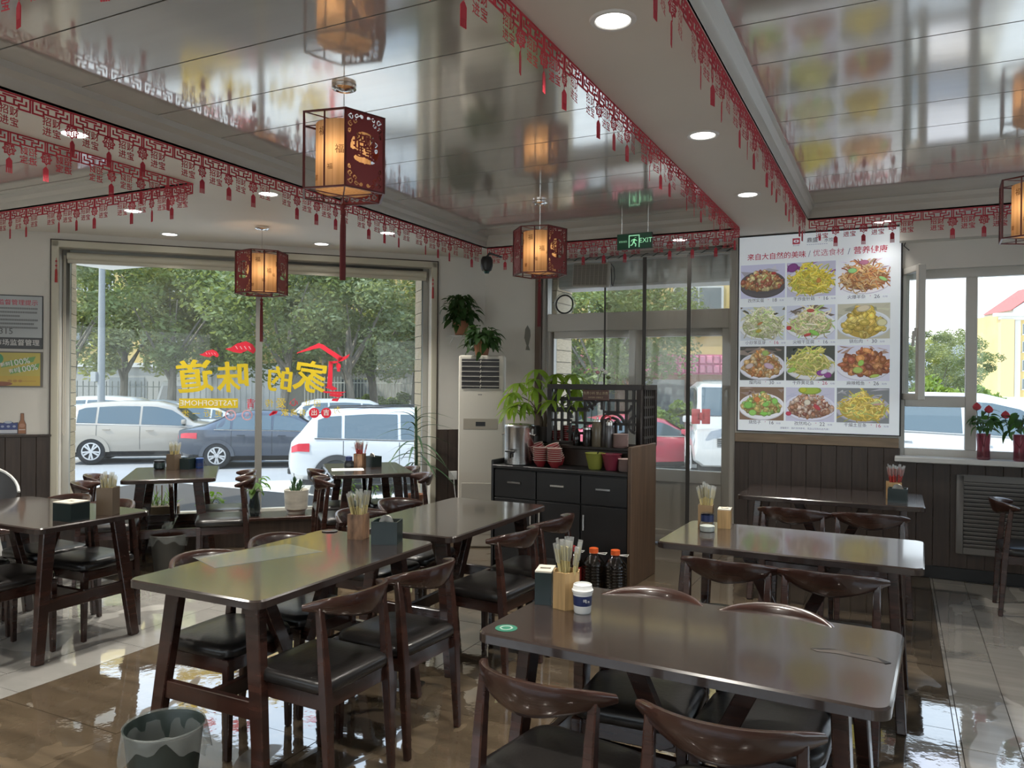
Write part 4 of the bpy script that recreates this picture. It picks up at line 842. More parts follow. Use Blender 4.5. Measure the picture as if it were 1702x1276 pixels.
# ================================================================ cabinet air conditioner in the corner
acp = Vector((-3.53, 6.50, 0)); AR = math.radians(24); t = thing('air_conditioner', 'white floor-standing cabinet air conditioner in the corner', 'air conditioner', acp, AR); M_ac = mat('ac_ivory', (.60, .57, .50), .35)
B().box(-.215, .215, -.14, .14, 0, 1.79).obj('cabinet', M_ac, t, bevel=.028, seg=3)
gr = B().box(-.185, .165, -.143, -.139, 1.48, 1.755).obj('outlet_recess', mat('ac_dark', (.045, .042, .045), .5), t)
for k in range(6): B().box(-.185, .165, -.153, -.142, 1.498 + k * .046, 1.503 + k * .046).obj('louvre_slat', M_ac, t)
b = B()
for k in range(6): b.bar((-.012, -.149, 1.485 + k * .046), (-.004, -.149, 1.515 + k * .046), .006)
b.obj('louvre_vanes', M_ac, t)
B().box(-.165, .155, -.142, -.139, 1.10, 1.20).obj('control_panel', mat('ac_taupe', (.36, .325, .26), .35), t, bevel=.001); B().box(-.05, .04, -.144, -.141, 1.13, 1.17).obj('display', M_black, t); b = B()
for k in range(3): b.box(-.03 + k * .013, -.02 + k * .013, -.1412, -.1395, 1.418, 1.428)
b.obj('badge', mat('grey_print', (.2, .2, .2), .5), t); B().box(-.18, .18, -.143, -.139, .12, .60).obj('intake_grille', mat('ac_dull_ivory', (.42, .40, .35), .5), t, bevel=.004)  # intake area in a darker ivory than the cabinet
c = at(809, 438, 7.0); t = thing('wall_camera', 'small black wall camera high in the corner beside the door', 'camera', c); B().lathe([(.03, -.07), (.045, -.06), (.055, -.02), (.055, .03), (.04, .06), (.015, .065)], 18).obj('housing', M_blackm, t); B().tube([(0, 0, .06), (0, .05, .10), (0, .28, .10)], .01, 8).obj('mount_arm', M_blackm, t); B().lathe([(.02, -.09), (.028, -.07)], 12).obj('lens', mat('teal_glass', (.02, .08, .07), .15), t)
t = thing('wall_fish', 'grey fish-shaped mark on the wall between corner and door', 'mark', (-3.44, 7.297, 2.0)); B().prismY([(0, .13), (.03, .08), (.035, .02), (.012, -.08), (.03, -.13), (-.02, -.125), (-.008, -.08), (-.035, 0), (-.025, .09)], -.002, .002).obj('fish_patch', mat('mark_grey', (.22, .215, .19), .7), t, smooth=0)  # flat grey fish-shaped patch on the wall

# ================================================================ vent grille under the right window, wall socket
t = thing('vent_grille', 'dark grey louvred vent grille in the wood panelling under the window', 'vent', (.42, 7.10, .22)); M_vent = mat('vent_grey', (.17, .16, .15), .45)
b = B().box(0, .05, -.02, 0, 0, .62).box(.97, 1.02, -.02, 0, 0, .62).box(.05, .97, -.02, 0, 0, .05).box(.05, .97, -.02, 0, .57, .62); b.obj('frame', M_vent, t, bevel=.004); B().box(.04, .98, .001, .004, .04, .58).obj('backing', M_black, t)
for k in range(16): B().bar((.05, -.010, .067 + k * .0325), (.97, -.010, .067 + k * .0325), .016, .024, up=(0, -.5, 1)).obj('slat', M_vent, t, bevel=.003)
p = ch(2.03, 7.93, .56); t = thing('wall_socket', 'white wall socket with a hanging cord between window and air conditioner', 'socket', p, R45); B().box(-.045, .045, -.012, 0, -.045, .045).obj('plate', M_plastic, t, bevel=.004); B().tube([(.01, -.012, -.02), (.01, -.02, -.09), (.03, -.02, -.25)], .005, 6).obj('cord', M_plastic, t)
# roller blind at the top of the big window
t = thing('roller_blind', 'cream rolled-up roller blind with a bead chain at the top of the big window', 'blind', ch(.09, 8.02, 2.655), R45)
b = B(); b.M = Matrix.Rotation(PI / 2, 4, 'Y'); b.lathe([(.034, -1.66), (.034, 1.66)], 18); b.obj('roll', M_cream, t); B().box(-1.66, 1.66, -.006, .006, -.065, -.02).obj('hem_bar', M_cream, t, bevel=.004)
B().tube([(-1.68, -.03, 0), (-1.685, -.03, -1.6), (-1.675, -.03, -1.63), (-1.665, -.03, -1.6), (-1.67, -.03, 0)], .003, 5).obj('bead_chain', M_ivory, t)
for s, nm in ((-1.64, 'left'), (1.80, 'right')):
    p = ch(s, 7.92, 2.62); t = thing('red_charm', 'small red tassel charm hanging at the %s top corner of the big window' % nm, 'charm', p); B().tube([(0, 0, 0), (0, 0, -.10)], .002, 5).lathe([(.002, -.02), (.01, -.03), (.002, -.04)], 8).lathe([(.002, -.06), (.01, -.07), (.002, -.08)], 8).obj('beads', M_red, t)
    B().lathe([(.004, -.10), (.009, -.11), (.012, -.22)], 10).obj('tassel', mat('charm_red', (.4, .03, .03), .6), t)
# ================================================================ lit menu board: flat print on a lightbox
def printmat(name, emit, rough=.35):
    m = bpy.data.materials.new(name); m.use_nodes = True; n, l = m.node_tree.nodes, m.node_tree.links; p = n['Principled BSDF']
    a = n.new('ShaderNodeVertexColor'); a.layer_name = 'print'; l.new(a.outputs[0], p.inputs['Base Color']); p.inputs['Roughness'].default_value = rough
    if emit: l.new(a.outputs[0], p.inputs['Emission Color']); p.inputs['Emission Strength'].default_value = emit
    return m
M_lit = printmat('backlit_print', .16); M_print = printmat('poster_print', 0)
class PB(B):
    """flat coloured print: polygons with their own ink colour, in the local xz plane"""
    def __init__(s): super().__init__(); s.c = []; s.y = 0.0
    def poly(s, pts, c): s.y -= .000012; s.add([(x, s.y, z) for x, z in pts], [tuple(range(len(pts)))]); s.c.append(c); return s
    def rect(s, x0, x1, z0, z1, c): return s.poly([(x0, z0), (x1, z0), (x1, z1), (x0, z1)], c)
    def ell(s, x, z, rx, rz, c, n=28, a=0): return s.poly([(x + rx * math.cos(2 * PI * k / n) * math.cos(a) - rz * math.sin(2 * PI * k / n) * math.sin(a), z + rx * math.cos(2 * PI * k / n) * math.sin(a) + rz * math.sin(2 * PI * k / n) * math.cos(a)) for k in range(n)], c)
    def word(s, key, size, x, z, c, **k):
        n = len(s.f); s.y -= .0002; s.text(key, size, (x, s.y, z), **k); s.c += [c] * (len(s.f) - n); return s
    def pobj(s, name, m, parent, loc=None):
        me = bpy.data.meshes.new(name); me.from_pydata([tuple(v) for v in s.v], [], s.f); at_ = me.attributes.new('print', 'FLOAT_COLOR', 'CORNER'); vals = []
        for f, c in zip(s.f, s.c): vals += [c[0], c[1], c[2], 1] * len(f)
        at_.data.foreach_set('color', vals); me.materials.append(m); me.update(); return inst(name, me, parent, loc=loc)
def clipx(v, a, b): return max(a, min(b, v))
def jit(c, a): k = 1 + rnd.uniform(-a, a); return tuple(clipx(x * k + rnd.uniform(-.01, .01), 0, 1) for x in c)
def dish(w, h, bg, plate, food, kind, n, mound=(.5, .45, .46, .36), extras=(), dark=None):
    """one food photograph"""
    p = PB(); p.rect(0, w, 0, h, bg[0])
    for k in range(7):
        x = rnd.uniform(0, w); z = rnd.uniform(h * .72, h * .98); p.poly([(clipx(x + rnd.uniform(-.09, .09), 0, w), clipx(z + rnd.uniform(-.04, .03), 0, h)) for _ in range(4)], jit(bg[1], .3)) if len(bg) > 1 else None
    def E(cx, cz, rx, rz, c, a=0): p.poly([(clipx(cx * w + rx * w * math.cos(t), .001, w - .001), clipx(cz * h + rz * h * math.sin(t), .001, h - .001)) for t in [2 * PI * k / 40 for k in range(40)]], c)
    E(.5, .40, .53, .40, tuple(x * .72 for x in plate)); E(.5, .42, .52, .39, plate); E(.5, .45, .46, .33, tuple(x * .88 for x in plate))
    mx, mz, rx, rz = mound
    if dark: E(mx, mz - .04, rx * .96, rz * .80, dark)
    for k in range(n):
        t = rnd.uniform(0, 2 * PI); r = math.sqrt(rnd.random()); fz = math.sin(t) * r
        x = mx + rx * math.cos(t) * r * (1 - .45 * max(0, fz)); z = mz + rz * fz * (1.15 if fz > 0 else .8); c = jit(rnd.choice(food), .28); sh = .62 + .38 * (k / n) + .18 * fz; c = tuple(clipx(q * sh, 0, 1) for q in c); x *= w; z *= h
        if kind == 's':      # strands
            L = rnd.uniform(.10, .24) * w; a = rnd.uniform(-1.2, 1.2) + (PI if rnd.random() < .5 else 0); cv = rnd.uniform(-2.4, 2.4); th = rnd.uniform(.006, .010) * w * 1.6; up = []; dn = []
            for q in range(7):
                aa = a + cv * (q / 6 - .5); up.append((clipx(x - th * math.sin(aa), 0, w), clipx(z + th * math.cos(aa), 0, h))); dn.append((clipx(x + th * math.sin(aa), 0, w), clipx(z - th * math.cos(aa), 0, h))); x += L / 6 * math.cos(aa); z += L / 6 * math.sin(aa)
            p.poly(up + dn[::-1], c)
            p.poly([(u_ * .7 + d_ * .3, v_ * .7 + e_ * .3) for (u_, v_), (d_, e_) in zip(up, dn)] + up[::-1], tuple(min(1, q * 1.35 + .03) for q in c))
        else:                # chunks
            s = rnd.uniform(.03, .075) * (1.0 if kind == 'c' else 1.5); a = rnd.uniform(0, PI); e = rnd.uniform(.45, .9)
            pts = [(rnd.uniform(.8, 1.15) * s * math.cos(q), rnd.uniform(.8, 1.15) * s * e * math.sin(q)) for q in [2 * PI * k2 / 8 for k2 in range(8)]]
            def put(sc, dx, dz, cc): p.poly([(clipx(x + (u_ * math.cos(a) - v_ * math.sin(a)) * w * sc + dx, 0, w), clipx(z + (u_ * math.sin(a) + v_ * math.cos(a)) * w * sc + dz, 0, h)) for u_, v_ in pts], cc)
            put(1, 0, -.0015, tuple(q * .5 for q in c)); put(.9, 0, 0, c); put(.4, -.002, .003, tuple(min(1, q * 1.3 + .06) for q in c))
    for (x, z, r_, e_, c, a) in extras:
        pts = [(clipx(x * w + r_ * w * math.cos(t) * math.cos(a) - r_ * e_ * w * math.sin(t) * math.sin(a), 0, w), clipx(z * h + r_ * w * math.cos(t) * math.sin(a) + r_ * e_ * w * math.sin(t) * math.cos(a), 0, h)) for t in [2 * PI * k / 14 for k in range(14)]]
        p.poly(pts, tuple(q * .7 for q in c)); p.poly([(q[0] * .8 + x * w * .2, q[1] * .8 + z * h * .2 + .001) for q in pts], c)
    return p
BX0, BX1, BZ0, BZ1 = -1.27, .012, 1.135, 2.835; BW, BH = BX1 - BX0, BZ1 - BZ0
t = thing('menu_board', 'large backlit white menu board with twelve food photos and prices', 'menu board', (BX0, 7.085, BZ0))
B().box(-.012, BW + .012, 0, .03, -.008, BH + .012).obj('frame', M_black, t, bevel=.002)
p = PB(); p.rect(0, BW, 0, BH, (.80, .86, .92)); p.pobj('lit_face', M_lit, t, (0, -.0015, 0))
CR, GR, DK, WH = (.42, .04, .07), (.22, .23, .26), (.09, .09, .1), (.80, .84, .95)
zt = lambda v: BH * (1 - v)
def bp(nm, fn):
    p = PB(); fn(p); p.pobj(nm, M_lit, t, (0, -.003, 0))
bp('headline', lambda p: p.word('*来自大自然的美味', .061, .312, zt(.107), CR)); bp('headline_slash', lambda p: p.word('/', .075, .582, zt(.106), GR)); bp('headline', lambda p: p.word('优选食材', .062, .733, zt(.105), (.45, .14, .17)))
bp('headline_slash', lambda p: p.word('/', .075, .893, zt(.105), GR)); bp('headline', lambda p: p.word('*营养健康', .065, 1.056, zt(.104), CR))
bp('shop_emblem', lambda p: (p.rect(.445, .505, zt(.052), zt(.022), CR), p.ell(.468, zt(.037), .014, .012, WH), p.ell(.483, zt(.037), .014, .012, WH), p.ell(.475, zt(.037), .008, .006, CR), p.word('手工水饺', .013, .475, zt(.059), DK)))
bp('shop_name', lambda p: (p.word('*鼎盛', .045, .605, zt(.038), DK), p.word('水饺', .036, .735, zt(.042), DK), p.rect(.655, .672, zt(.042), zt(.018), CR), [p.rect(.56 + k * .017, .572 + k * .017, zt(.0595), zt(.0575), GR) for k in range(10)]))
names = ['孜然实蛋', '干炸金针菇', '火爆羊杂', '小炒笨豆芽', '尖椒干豆腐', '锅包肉', '熘肉段', '干炸黄花鱼', '麻辣鳕鱼', '烧茄子', '孜然鸡心', '干煸土豆条']; price = '18 16 26 16 16 30 30 26 26 16 22 16'.split()
CXS = [(.014, .386), (.402, .79), (.808, 1.205)]; CXS = [(a * BW / 1.28, b_ * BW / 1.28) for a, b_ in CXS]; RVS = [(.145, .318), (.362, .535), (.566, .74), (.775, .945)]
for i in range(12):
    x0, x1 = CXS[i % 3]; v = RVS[i // 3][1] + .0125; xm = (x0 + x1) / 2; L = len(names[i])
    bp('dish_caption', lambda p: p.word(names[i], .035, xm - .055, zt(v), DK)); bp('dish_price', lambda p: (p.word('￥', .016, xm + L * .0175 - .02, zt(v - .004), (.5, .1, .12)), p.word(price[i], .044, xm + L * .0175 + .03, zt(v), (.40, .05, .10) if i % 4 == 3 else DK), p.word('元/份', .017, xm + L * .0175 + .09, zt(v + .002), GR)))
bp('footnote', lambda p: p.word('温馨提示：图片仅供参考，菜品以实际出品为准！', .0185, .56, zt(.982), GR))
LB = (.55, .56, .72)
SPEC = [(([.58, .60, .80], [.5, .5, .6]), (.10, .09, .10), [(.55, .42, .18), (.45, .22, .10), (.62, .55, .30), (.38, .12, .07)], 'c', 170, (.5, .48, .47, .30), [(.75, .72, .06, .6, (.45, .06, .05), 0), (.55, .6, .08, .25, (.45, .6, .22), .9)], (.18, .10, .05)),
        ((LB, (.30, .08, .32)), (.72, .72, .82), [(.72, .60, .07), (.80, .68, .16), (.62, .50, .05), (.50, .52, .08)], 's', 230, (.5, .46, .44, .44), [(.12, .85, .12, .8, (.24, .06, .26), .4), (.66, .45, .06, .8, (.62, .28, .07), 1)], (.45, .36, .05)),
        ((WH, (.55, .45, .5)), (.82, .82, .90), [(.45, .20, .08), (.55, .32, .12), (.32, .12, .06), (.60, .45, .25)], 's', 200, (.5, .47, .46, .38), [(.28, .68, .09, .6, (.30, .62, .25), 0), (.86, .42, .09, .4, (.32, .60, .22), -.5), (.5, .9, .10, .5, (.45, .18, .28), 0)], (.28, .13, .06)),
        (([.60, .66, .74], [.12, .11, .05]), (.76, .80, .84), [(.68, .68, .50), (.75, .74, .60), (.55, .58, .32), (.45, .55, .25)], 's', 260, (.5, .46, .47, .44), [(.45, .5, .07, .4, (.5, .22, .08), .5), (.42, .28, .07, .6, (.5, .42, .06), .3)], (.35, .36, .18)),
        (([.62, .66, .80], [.2, .16, .14]), (.78, .82, .92), [(.68, .62, .42), (.62, .60, .30), (.42, .60, .20), (.72, .66, .50)], 's', 200, (.5, .46, .45, .40), [(.05, .35, .06, .8, (.55, .05, .05), 0), (.5, .84, .08, .5, (.55, .10, .08), 0), (.58, .2, .12, .4, (.30, .62, .12), -.5), (.44, .14, .08, .4, (.5, .06, .06), .3)], (.40, .36, .18)),
        (([.52, .52, .42], [.45, .46, .36]), (.74, .80, .88), [(.66, .52, .10), (.72, .60, .18), (.55, .40, .08)], 'b', 90, (.5, .42, .38, .44), [(.5, .86, .14, .5, (.66, .60, .45), .2), (.85, .45, .10, .8, (.68, .66, .40), 0)], (.48, .34, .06)),
        (([.07, .07, .06], [.25, .20, .17]), (.74, .76, .86), [(.55, .30, .10), (.62, .42, .18), (.48, .20, .06), (.66, .52, .30)], 'c', 150, (.5, .44, .44, .40), [(.22, .42, .10, .6, (.62, .52, .50), .4), (.66, .42, .12, .55, (.62, .45, .58), -.4), (.58, .80, .08, .8, (.38, .52, .14), 0)], (.34, .17, .05)),
        (([.06, .07, .06], [.07, .08, .07]), (.70, .72, .76), [(.60, .56, .16), (.52, .50, .12), (.68, .62, .25), (.40, .50, .10)], 's', 190, (.48, .50, .44, .40), [(.72, .22, .09, .7, (.26, .05, .30), 0), (.86, .16, .08, .8, (.28, .06, .28), 0), (.79, .26, .08, .6, (.70, .66, .80), .5), (.12, .3, .10, .5, (.35, .58, .10), .4)], (.34, .32, .07)),
        (([.70, .72, .86], [.42, .28, .22]), (.78, .80, .92), [(.46, .18, .06), (.38, .12, .04), (.58, .26, .09), (.32, .09, .04)], 'b', 110, (.54, .48, .47, .36), [(.46, .50, .07, .8, (.36, .62, .12), 1), (.40, .30, .10, .7, (.45, .58, .14), 0), (.72, .14, .10, .35, (.45, .58, .12), .2)], (.26, .08, .03)),
        (([.22, .14, .09], [.34, .26, .22]), (.80, .82, .90), [(.50, .40, .14), (.58, .44, .18), (.40, .25, .08), (.35, .55, .14)], 'c', 140, (.5, .45, .46, .34), [(.20, .45, .10, .9, (.22, .52, .10), 0), (.60, .48, .08, .7, (.24, .55, .12), .3), (.80, .58, .07, 1.1, (.26, .58, .12), .3), (.40, .62, .07, 1, (.60, .22, .07), 0), (.56, .2, .10, .4, (.25, .6, .10), 0), (.30, .22, .09, .8, (.30, .60, .14), 0)], (.24, .18, .06)),
        ((LB, (.45, .46, .62)), (.70, .72, .86), [(.40, .20, .12), (.50, .32, .22), (.60, .48, .42), (.30, .12, .08)], 'c', 170, (.5, .42, .47, .36), [(.5, .92, .24, .4, (.35, .48, .06), 0), (.36, .93, .08, .8, (.48, .52, .04), 0), (.65, .42, .09, .5, (.48, .06, .08), -.7), (.45, .56, .07, .9, (.70, .66, .56), 0), (.06, .22, .06, .8, (.5, .05, .10), 0)], (.24, .12, .08)),
        (([.22, .24, .26], [.45, .46, .5]), (.46, .46, .56), [(.70, .56, .12), (.76, .62, .20), (.60, .46, .08), (.45, .50, .14)], 's', 170, (.5, .42, .46, .42), [(.74, .58, .10, .3, (.55, .62, .30), .2), (.78, .54, .10, .2, (.60, .36, .34), .1)], (.46, .34, .06))]
for i, sp in enumerate(SPEC):
    x0, x1 = CXS[i % 3]; v0, v1 = RVS[i // 3]; w, h = x1 - x0, BH * (v1 - v0)
    d = dish(w, h, [tuple(q) for q in sp[0]], sp[1], sp[2], sp[3], sp[4], sp[5], sp[6], sp[7]); d.pobj('dish_photo', M_lit, t, (x0, -.0025, zt(v1)))
B().tube([(BW + .02, .0, BH - .02), (BW + .05, -.01, BH - .09), (BW + .02, 0, BH - .16), (BW + .06, 0, BH - .20)], .004, 5).obj('power_cord', M_blackm, t)

# ================================================================ posters and sticker left of the big window
t = thing('notice_poster', 'white and black supervision notice poster on the wall left of the big window', 'poster', ch(-2.40, 7.947, 1.80), R45); W_, H_ = .655, .475
B().box(0, W_, -.003, 0, 0, H_).obj('sheet', M_black, t)
p = PB(); p.rect(.006, W_ - .008, .10, H_ - .008, (.40, .42, .43)); p.rect(.006, W_ - .008, .006, .096, (.035, .033, .033)); p.word('*监督管理提示', .052, W_ - .06 - .135, H_ - .068, (.48, .03, .06)); p.word('*市场监督管理', .058, W_ - .045 - .155, .052, (.62, .60, .58))
for r in range(6):
    x = .03; e = W_ - .05 - (.13 if r == 2 else .03 if r == 4 else 0)
    while x < e:
        q = rnd.uniform(.012, .016); p.rect(x, x + q * .8, H_ - .125 - r * .034, H_ - .110 - r * .034, (.13, .13, .13)); p.rect(x + q * .25, x + q * .55, H_ - .121 - r * .034, H_ - .115 - r * .034, (.30, .31, .31)); x += q
p.word('315', .075, W_ - .285, .152, (.10, .10, .10)); p.pobj('print', M_print, t, (0, -.0035, 0))
t = thing('fruit_poster', 'yellow poster with slanted white 100% lettering below the notice', 'poster', ch(-2.40, 7.947, 1.46), R45); H_ = .315
B().box(0, W_, -.003, 0, 0, H_).obj('sheet', mat('poster_edge', (.16, .15, .13), .6), t); p = PB(); p.rect(.006, W_ - .02, .012, H_ - .010, (.48, .40, .07)); p.rect(.006, W_ - .02, .012, .10, (.52, .36, .05)); p.ell(.30, .25, .05, .05, (.05, .28, .10)); p.ell(.22, .10, .07, .05, (.42, .10, .04)); p.ell(.33, .03, .09, .02, (.25, .08, .03))
p.poly([(.33, .17), (.58, .225), (.60, .275), (.36, .225)], (.14, .32, .08)); p.poly([(.40, .115), (.62, .165), (.63, .215), (.42, .165)], (.14, .32, .08))
for s, x, z, sz in (('*100%', .475, .222, .075), ('*100%', .535, .165, .075), ('*新鲜', .365, .20, .04), ('*有机', .43, .145, .04)): p.word(s, sz, x, z, (.72, .72, .66), tilt=.20)
for k in range(3): p.ell(.40 + .04 * k, .055, .017, .012, (.40, .22, .04))
for k in range(8): p.rect(.50 + k * .013, .509 + k * .013, .05, .056, (.40, .22, .04))
p.pobj('print', M_print, t, (0, -.0035, 0))
t = thing('drink_sticker', 'cut-out sticker of a blue crate and a brown bottle above the wainscot', 'sticker', ch(-2.10, 7.948, 1.045), R45); p = PB()
p.poly([(0, 0), (.165, 0), (.165, .105), (.13, .10), (.11, .115), (.07, .115), (.05, .10), (0, .105)], (.06, .055, .07)); p.poly([(.004, .04), (.16, .04), (.16, .098), (.13, .094), (.11, .108), (.07, .108), (.05, .094), (.004, .098)], (.04, .06, .20)); p.rect(.006, .158, .008, .038, (.50, .52, .58)); p.ell(.088, .105, .03, .011, (.45, .5, .58))
for k in range(3): p.ell(.045 + .045 * k, .068, .013, .010, (.30, .34, .48))
p.poly([(.163, 0), (.228, 0), (.228, .085), (.212, .125), (.21, .185), (.183, .185), (.181, .125), (.163, .085)], (.07, .03, .02)); p.poly([(.167, .004), (.224, .004), (.224, .084), (.209, .124), (.206, .18), (.187, .18), (.185, .124), (.167, .084)], (.30, .13, .06)); p.rect(.170, .221, .035, .042, (.6, .5, .45)); p.ell(.196, .075, .022, .018, (.42, .22, .14)); p.pobj('print', M_print, t, (0, -.001, 0))

# ================================================================ shop lettering on the big window, seen from behind
t = thing('window_sign', 'yellow and red mirrored shop lettering stuck on the big window glass', 'window sign', ch(.09, 8.094, 1.5), R45)
M_yel = mat('yellow_vinyl', (.62, .46, .012), .5); M_rv = mat('red_vinyl', (.66, .02, .045), .5); M_wv = mat('white_vinyl', (.75, .75, .72), .5); M_pk = mat('pink_vinyl', (.68, .36, .40), .5)
def sB(): b = B(); b.M = Matrix.Translation((-.09, 0, -1.5)); return b
sx = lambda px: (px - 300) * .00567 - .62
sz = lambda py: 1.70 - (py - 603) * .0058
for c_, px, py, s_, tl_ in (('*道', 322, 629, .33, -.12), ('*味', 383, 629, .31, -.06), ('*的', 460, 632, .26, .10), ('*家', 512, 628, .33, .15)):
    b = sB(); b.text(c_, s_, (sx(px), 0, sz(py)), flip=True, tilt=tl_); b.text(c_, s_ * 1.02, (sx(px) + .008, .0004, sz(py) - .004), flip=True, tilt=tl_ * .8); b.obj('large_character', M_yel, t, smooth=0)
b = sB(); b.box(sx(298), sx(392), 0, .001, sz(678), sz(662)); bn = b.obj('banner', M_yel, t, smooth=0); b = sB()
for s_, px in (('TASTE', 372), ('OF', 345), ('HOME', 318)): b.text(s_, .075, (sx(px), -.001, sz(670)), flip=True)
b.obj('banner_lettering', M_wv, bn, smooth=0)
def poly(pts): return [(sx(x), sz(y)) for x, y in pts]
b = sB()
for q in ([(489, 583), (528, 565), (534, 572), (526, 574), (490, 584)], [(526, 565), (535, 568), (570, 590), (564, 596), (530, 574)], [(562, 590), (572, 588), (582, 583), (578, 590), (569, 596), (560, 597)], [(546, 597), (566, 595), (560, 599), (547, 602)], [(545, 596), (552, 598), (551, 640), (542, 643)], [(538, 642), (552, 640), (561, 645), (552, 648)], [(534, 649), (576, 650), (565, 654), (538, 652)], [(548, 653), (572, 655), (563, 660), (546, 657)], [(552, 662), (564, 661), (561, 667), (550, 666)], [(559, 599), (561, 599), (561, 604), (559, 604)]): b.prismY(poly(q), 0, .001)
for cx, cy, rx, ry in ((562, 605, 4.2, 5.5), (562, 612, 3.2, 2.8)): b.prismY(poly([(cx + rx * math.cos(a), cy + ry * math.sin(a)) for a in [2 * PI * k / 16 for k in range(16)]]), 0, .001)
b.obj('house_logo', M_rv, t, smooth=0)
for cx, cy, L_, nm in ((345, 587, 15, 0), (396, 576, 24, 1)):
    b = sB(); pts = [(cx - L_ * 1.05, cy + L_ * .10), (cx - L_ * .7, cy + L_ * .02), (cx - L_ * .25, cy - L_ * .30), (cx + L_ * .35, cy - L_ * .46), (cx + L_ * .8, cy - L_ * .25), (cx + L_ * 1.05, cy + .15 * L_), (cx + L_ * .85, cy + L_ * .42), (cx + L_ * .45, cy + L_ * .18), (cx, cy + L_ * .40), (cx - L_ * .5, cy + L_ * .32), (cx - L_ * .8, cy + .22 * L_)]
    f_ = b.prismY(poly(pts), 0, .001).obj('red_fish', M_rv, t, smooth=0); b = sB()
    for k in range(4): b.prismY(poly([(cx - L_ * .4 + k * L_ * .3, cy - L_ * .1), (cx - L_ * .25 + k * L_ * .3, cy + L_ * .12), (cx - L_ * .2 + k * L_ * .3, cy + L_ * .1), (cx - L_ * .33 + k * L_ * .3, cy - L_ * .12)]), -.001, 0)
    b.obj('fish_scales', M_pk, f_, smooth=0)
for s_, px, py, m_, q in (('情', 415, 672, M_rv, .085), ('传', 443, 671, M_yel, .07), ('爱', 463, 671, M_yel, .085), ('心', 485, 669, M_rv, .07), ('让', 508, 670, M_yel, .055), ('因', 525, 671, M_yel, .06), ('步', 308, 688, M_yel, .06), ('一', 325, 688, M_yel, .06), ('近', 343, 688, M_yel, .06), ('更', 361, 688, M_yel, .06), ('家', 470, 687, M_yel, .06), ('离', 485, 687, M_yel, .06), ('有', 500, 687, M_yel, .06), ('为', 560, 683, M_yel, .06)):
    k_ = s_ if s_ in TXT else '*' + s_; b = sB(); b.text(k_, q * 1.25, (sx(px), 0, sz(py)), flip=True); b.obj('small_character', m_, t, smooth=0)
for cx, cy, m_, ch_ in ((380, 690, M_pk, None), (407, 690, M_pk, None), (520, 687, M_rv, '*出'), (541, 687, M_rv, '*吉')):
    b = sB(); r1, r2 = 9, (0 if ch_ else 7); n = 28
    if ch_: b.prismY(poly([(cx + r1 * math.cos(2 * PI * k / n), cy + r1 * math.sin(2 * PI * k / n)) for k in range(n)]), 0, .001)
    else: b.loft([[(sx(cx + r_ * math.cos(2 * PI * k / n)), yy, sz(cy + r_ * math.sin(2 * PI * k / n))) for k in range(n)] for r_, yy in ((r1, 0), (r2, 0), (r2, .001), (r1, .001), (r1, 0))], cap=False); b.text('亲', .045, (sx(cx), 0, sz(cy)), flip=True)
    d_ = b.obj('round_stamp', m_, t, smooth=0)
    if ch_: b = sB(); b.text(ch_, .065, (sx(cx), -.001, sz(cy)), flip=True); b.obj('stamp_character', M_wv, d_, smooth=0)
b = sB()
for k in range(4): b.prismY(poly([(443 + k * 3, 690 - k), (450 + k * 2, 683), (452 + k * 2, 684), (446 + k * 3, 692 - k)]), 0, .001)
b.obj('red_hatch', M_rv, t, smooth=0)

# ================================================================ plants
def leaf_me(name, L, Wd, droop, m, fold=.25, n=5):
    b = B(); vs = []; fs = []
    for i in range(n + 1):
        u = i / n; w = Wd * math.sin(PI * min(1, u * .9 + .08)) ** .8 * (1 - .25 * u); z = -droop * u * u * L; x = u * L * (1 - .2 * droop * u)
        vs += [(x, -w / 2, z + fold * w / 2), (x, 0, z), (x, w / 2, z + fold * w / 2)]
    for i in range(n):
        for j in range(2): fs.append((i * 3 + j, (i + 1) * 3 + j, (i + 1) * 3 + j + 1, i * 3 + j + 1))
    me = bpy.data.meshes.new(name); me.from_pydata(vs, [], fs); me.materials.append(m); me.shade_smooth(); me.update(); return me
M_lf1 = leafmat('bright_leaf', (.22, .36, .05)); M_lf2 = leafmat('deep_leaf', (.035, .085, .025)); M_lf3 = leafmat('pothos_leaf', (.09, .19, .03)); M_lf4 = leafmat('aloe_leaf', (.05, .10, .05), .2, .1); M_stem = mat('green_stem', (.08, .12, .03), .6); M_bark = mat('plant_bark', (.10, .07, .045), .8)
LEAF = {'palm': leaf_me('leaf', .15, .042, .45, M_lf1), 'deep': leaf_me('leaf', .095, .058, .7, M_lf2), 'pothos': leaf_me('leaf', .10, .062, .5, M_lf3), 'small': leaf_me('leaf', .045, .022, .4, M_lf3), 'succ': leaf_me('leaf', .06, .022, -.4, leafmat('succulent_leaf', (.05, .11, .06), .2, .1)), 'aloe': leaf_me('leaf', .40, .03, .75, M_lf4, .6, 9), 'grassy': leaf_me('leaf', .14, .009, .35, M_lf3, .4)}
def put_leaf(t, kind, p, az, el, k=1, roll=0):
    o = inst('leaf', LEAF[kind], t, loc=p); o.rotation_euler = (roll, -el, az); o.scale = (k, k, k); return o
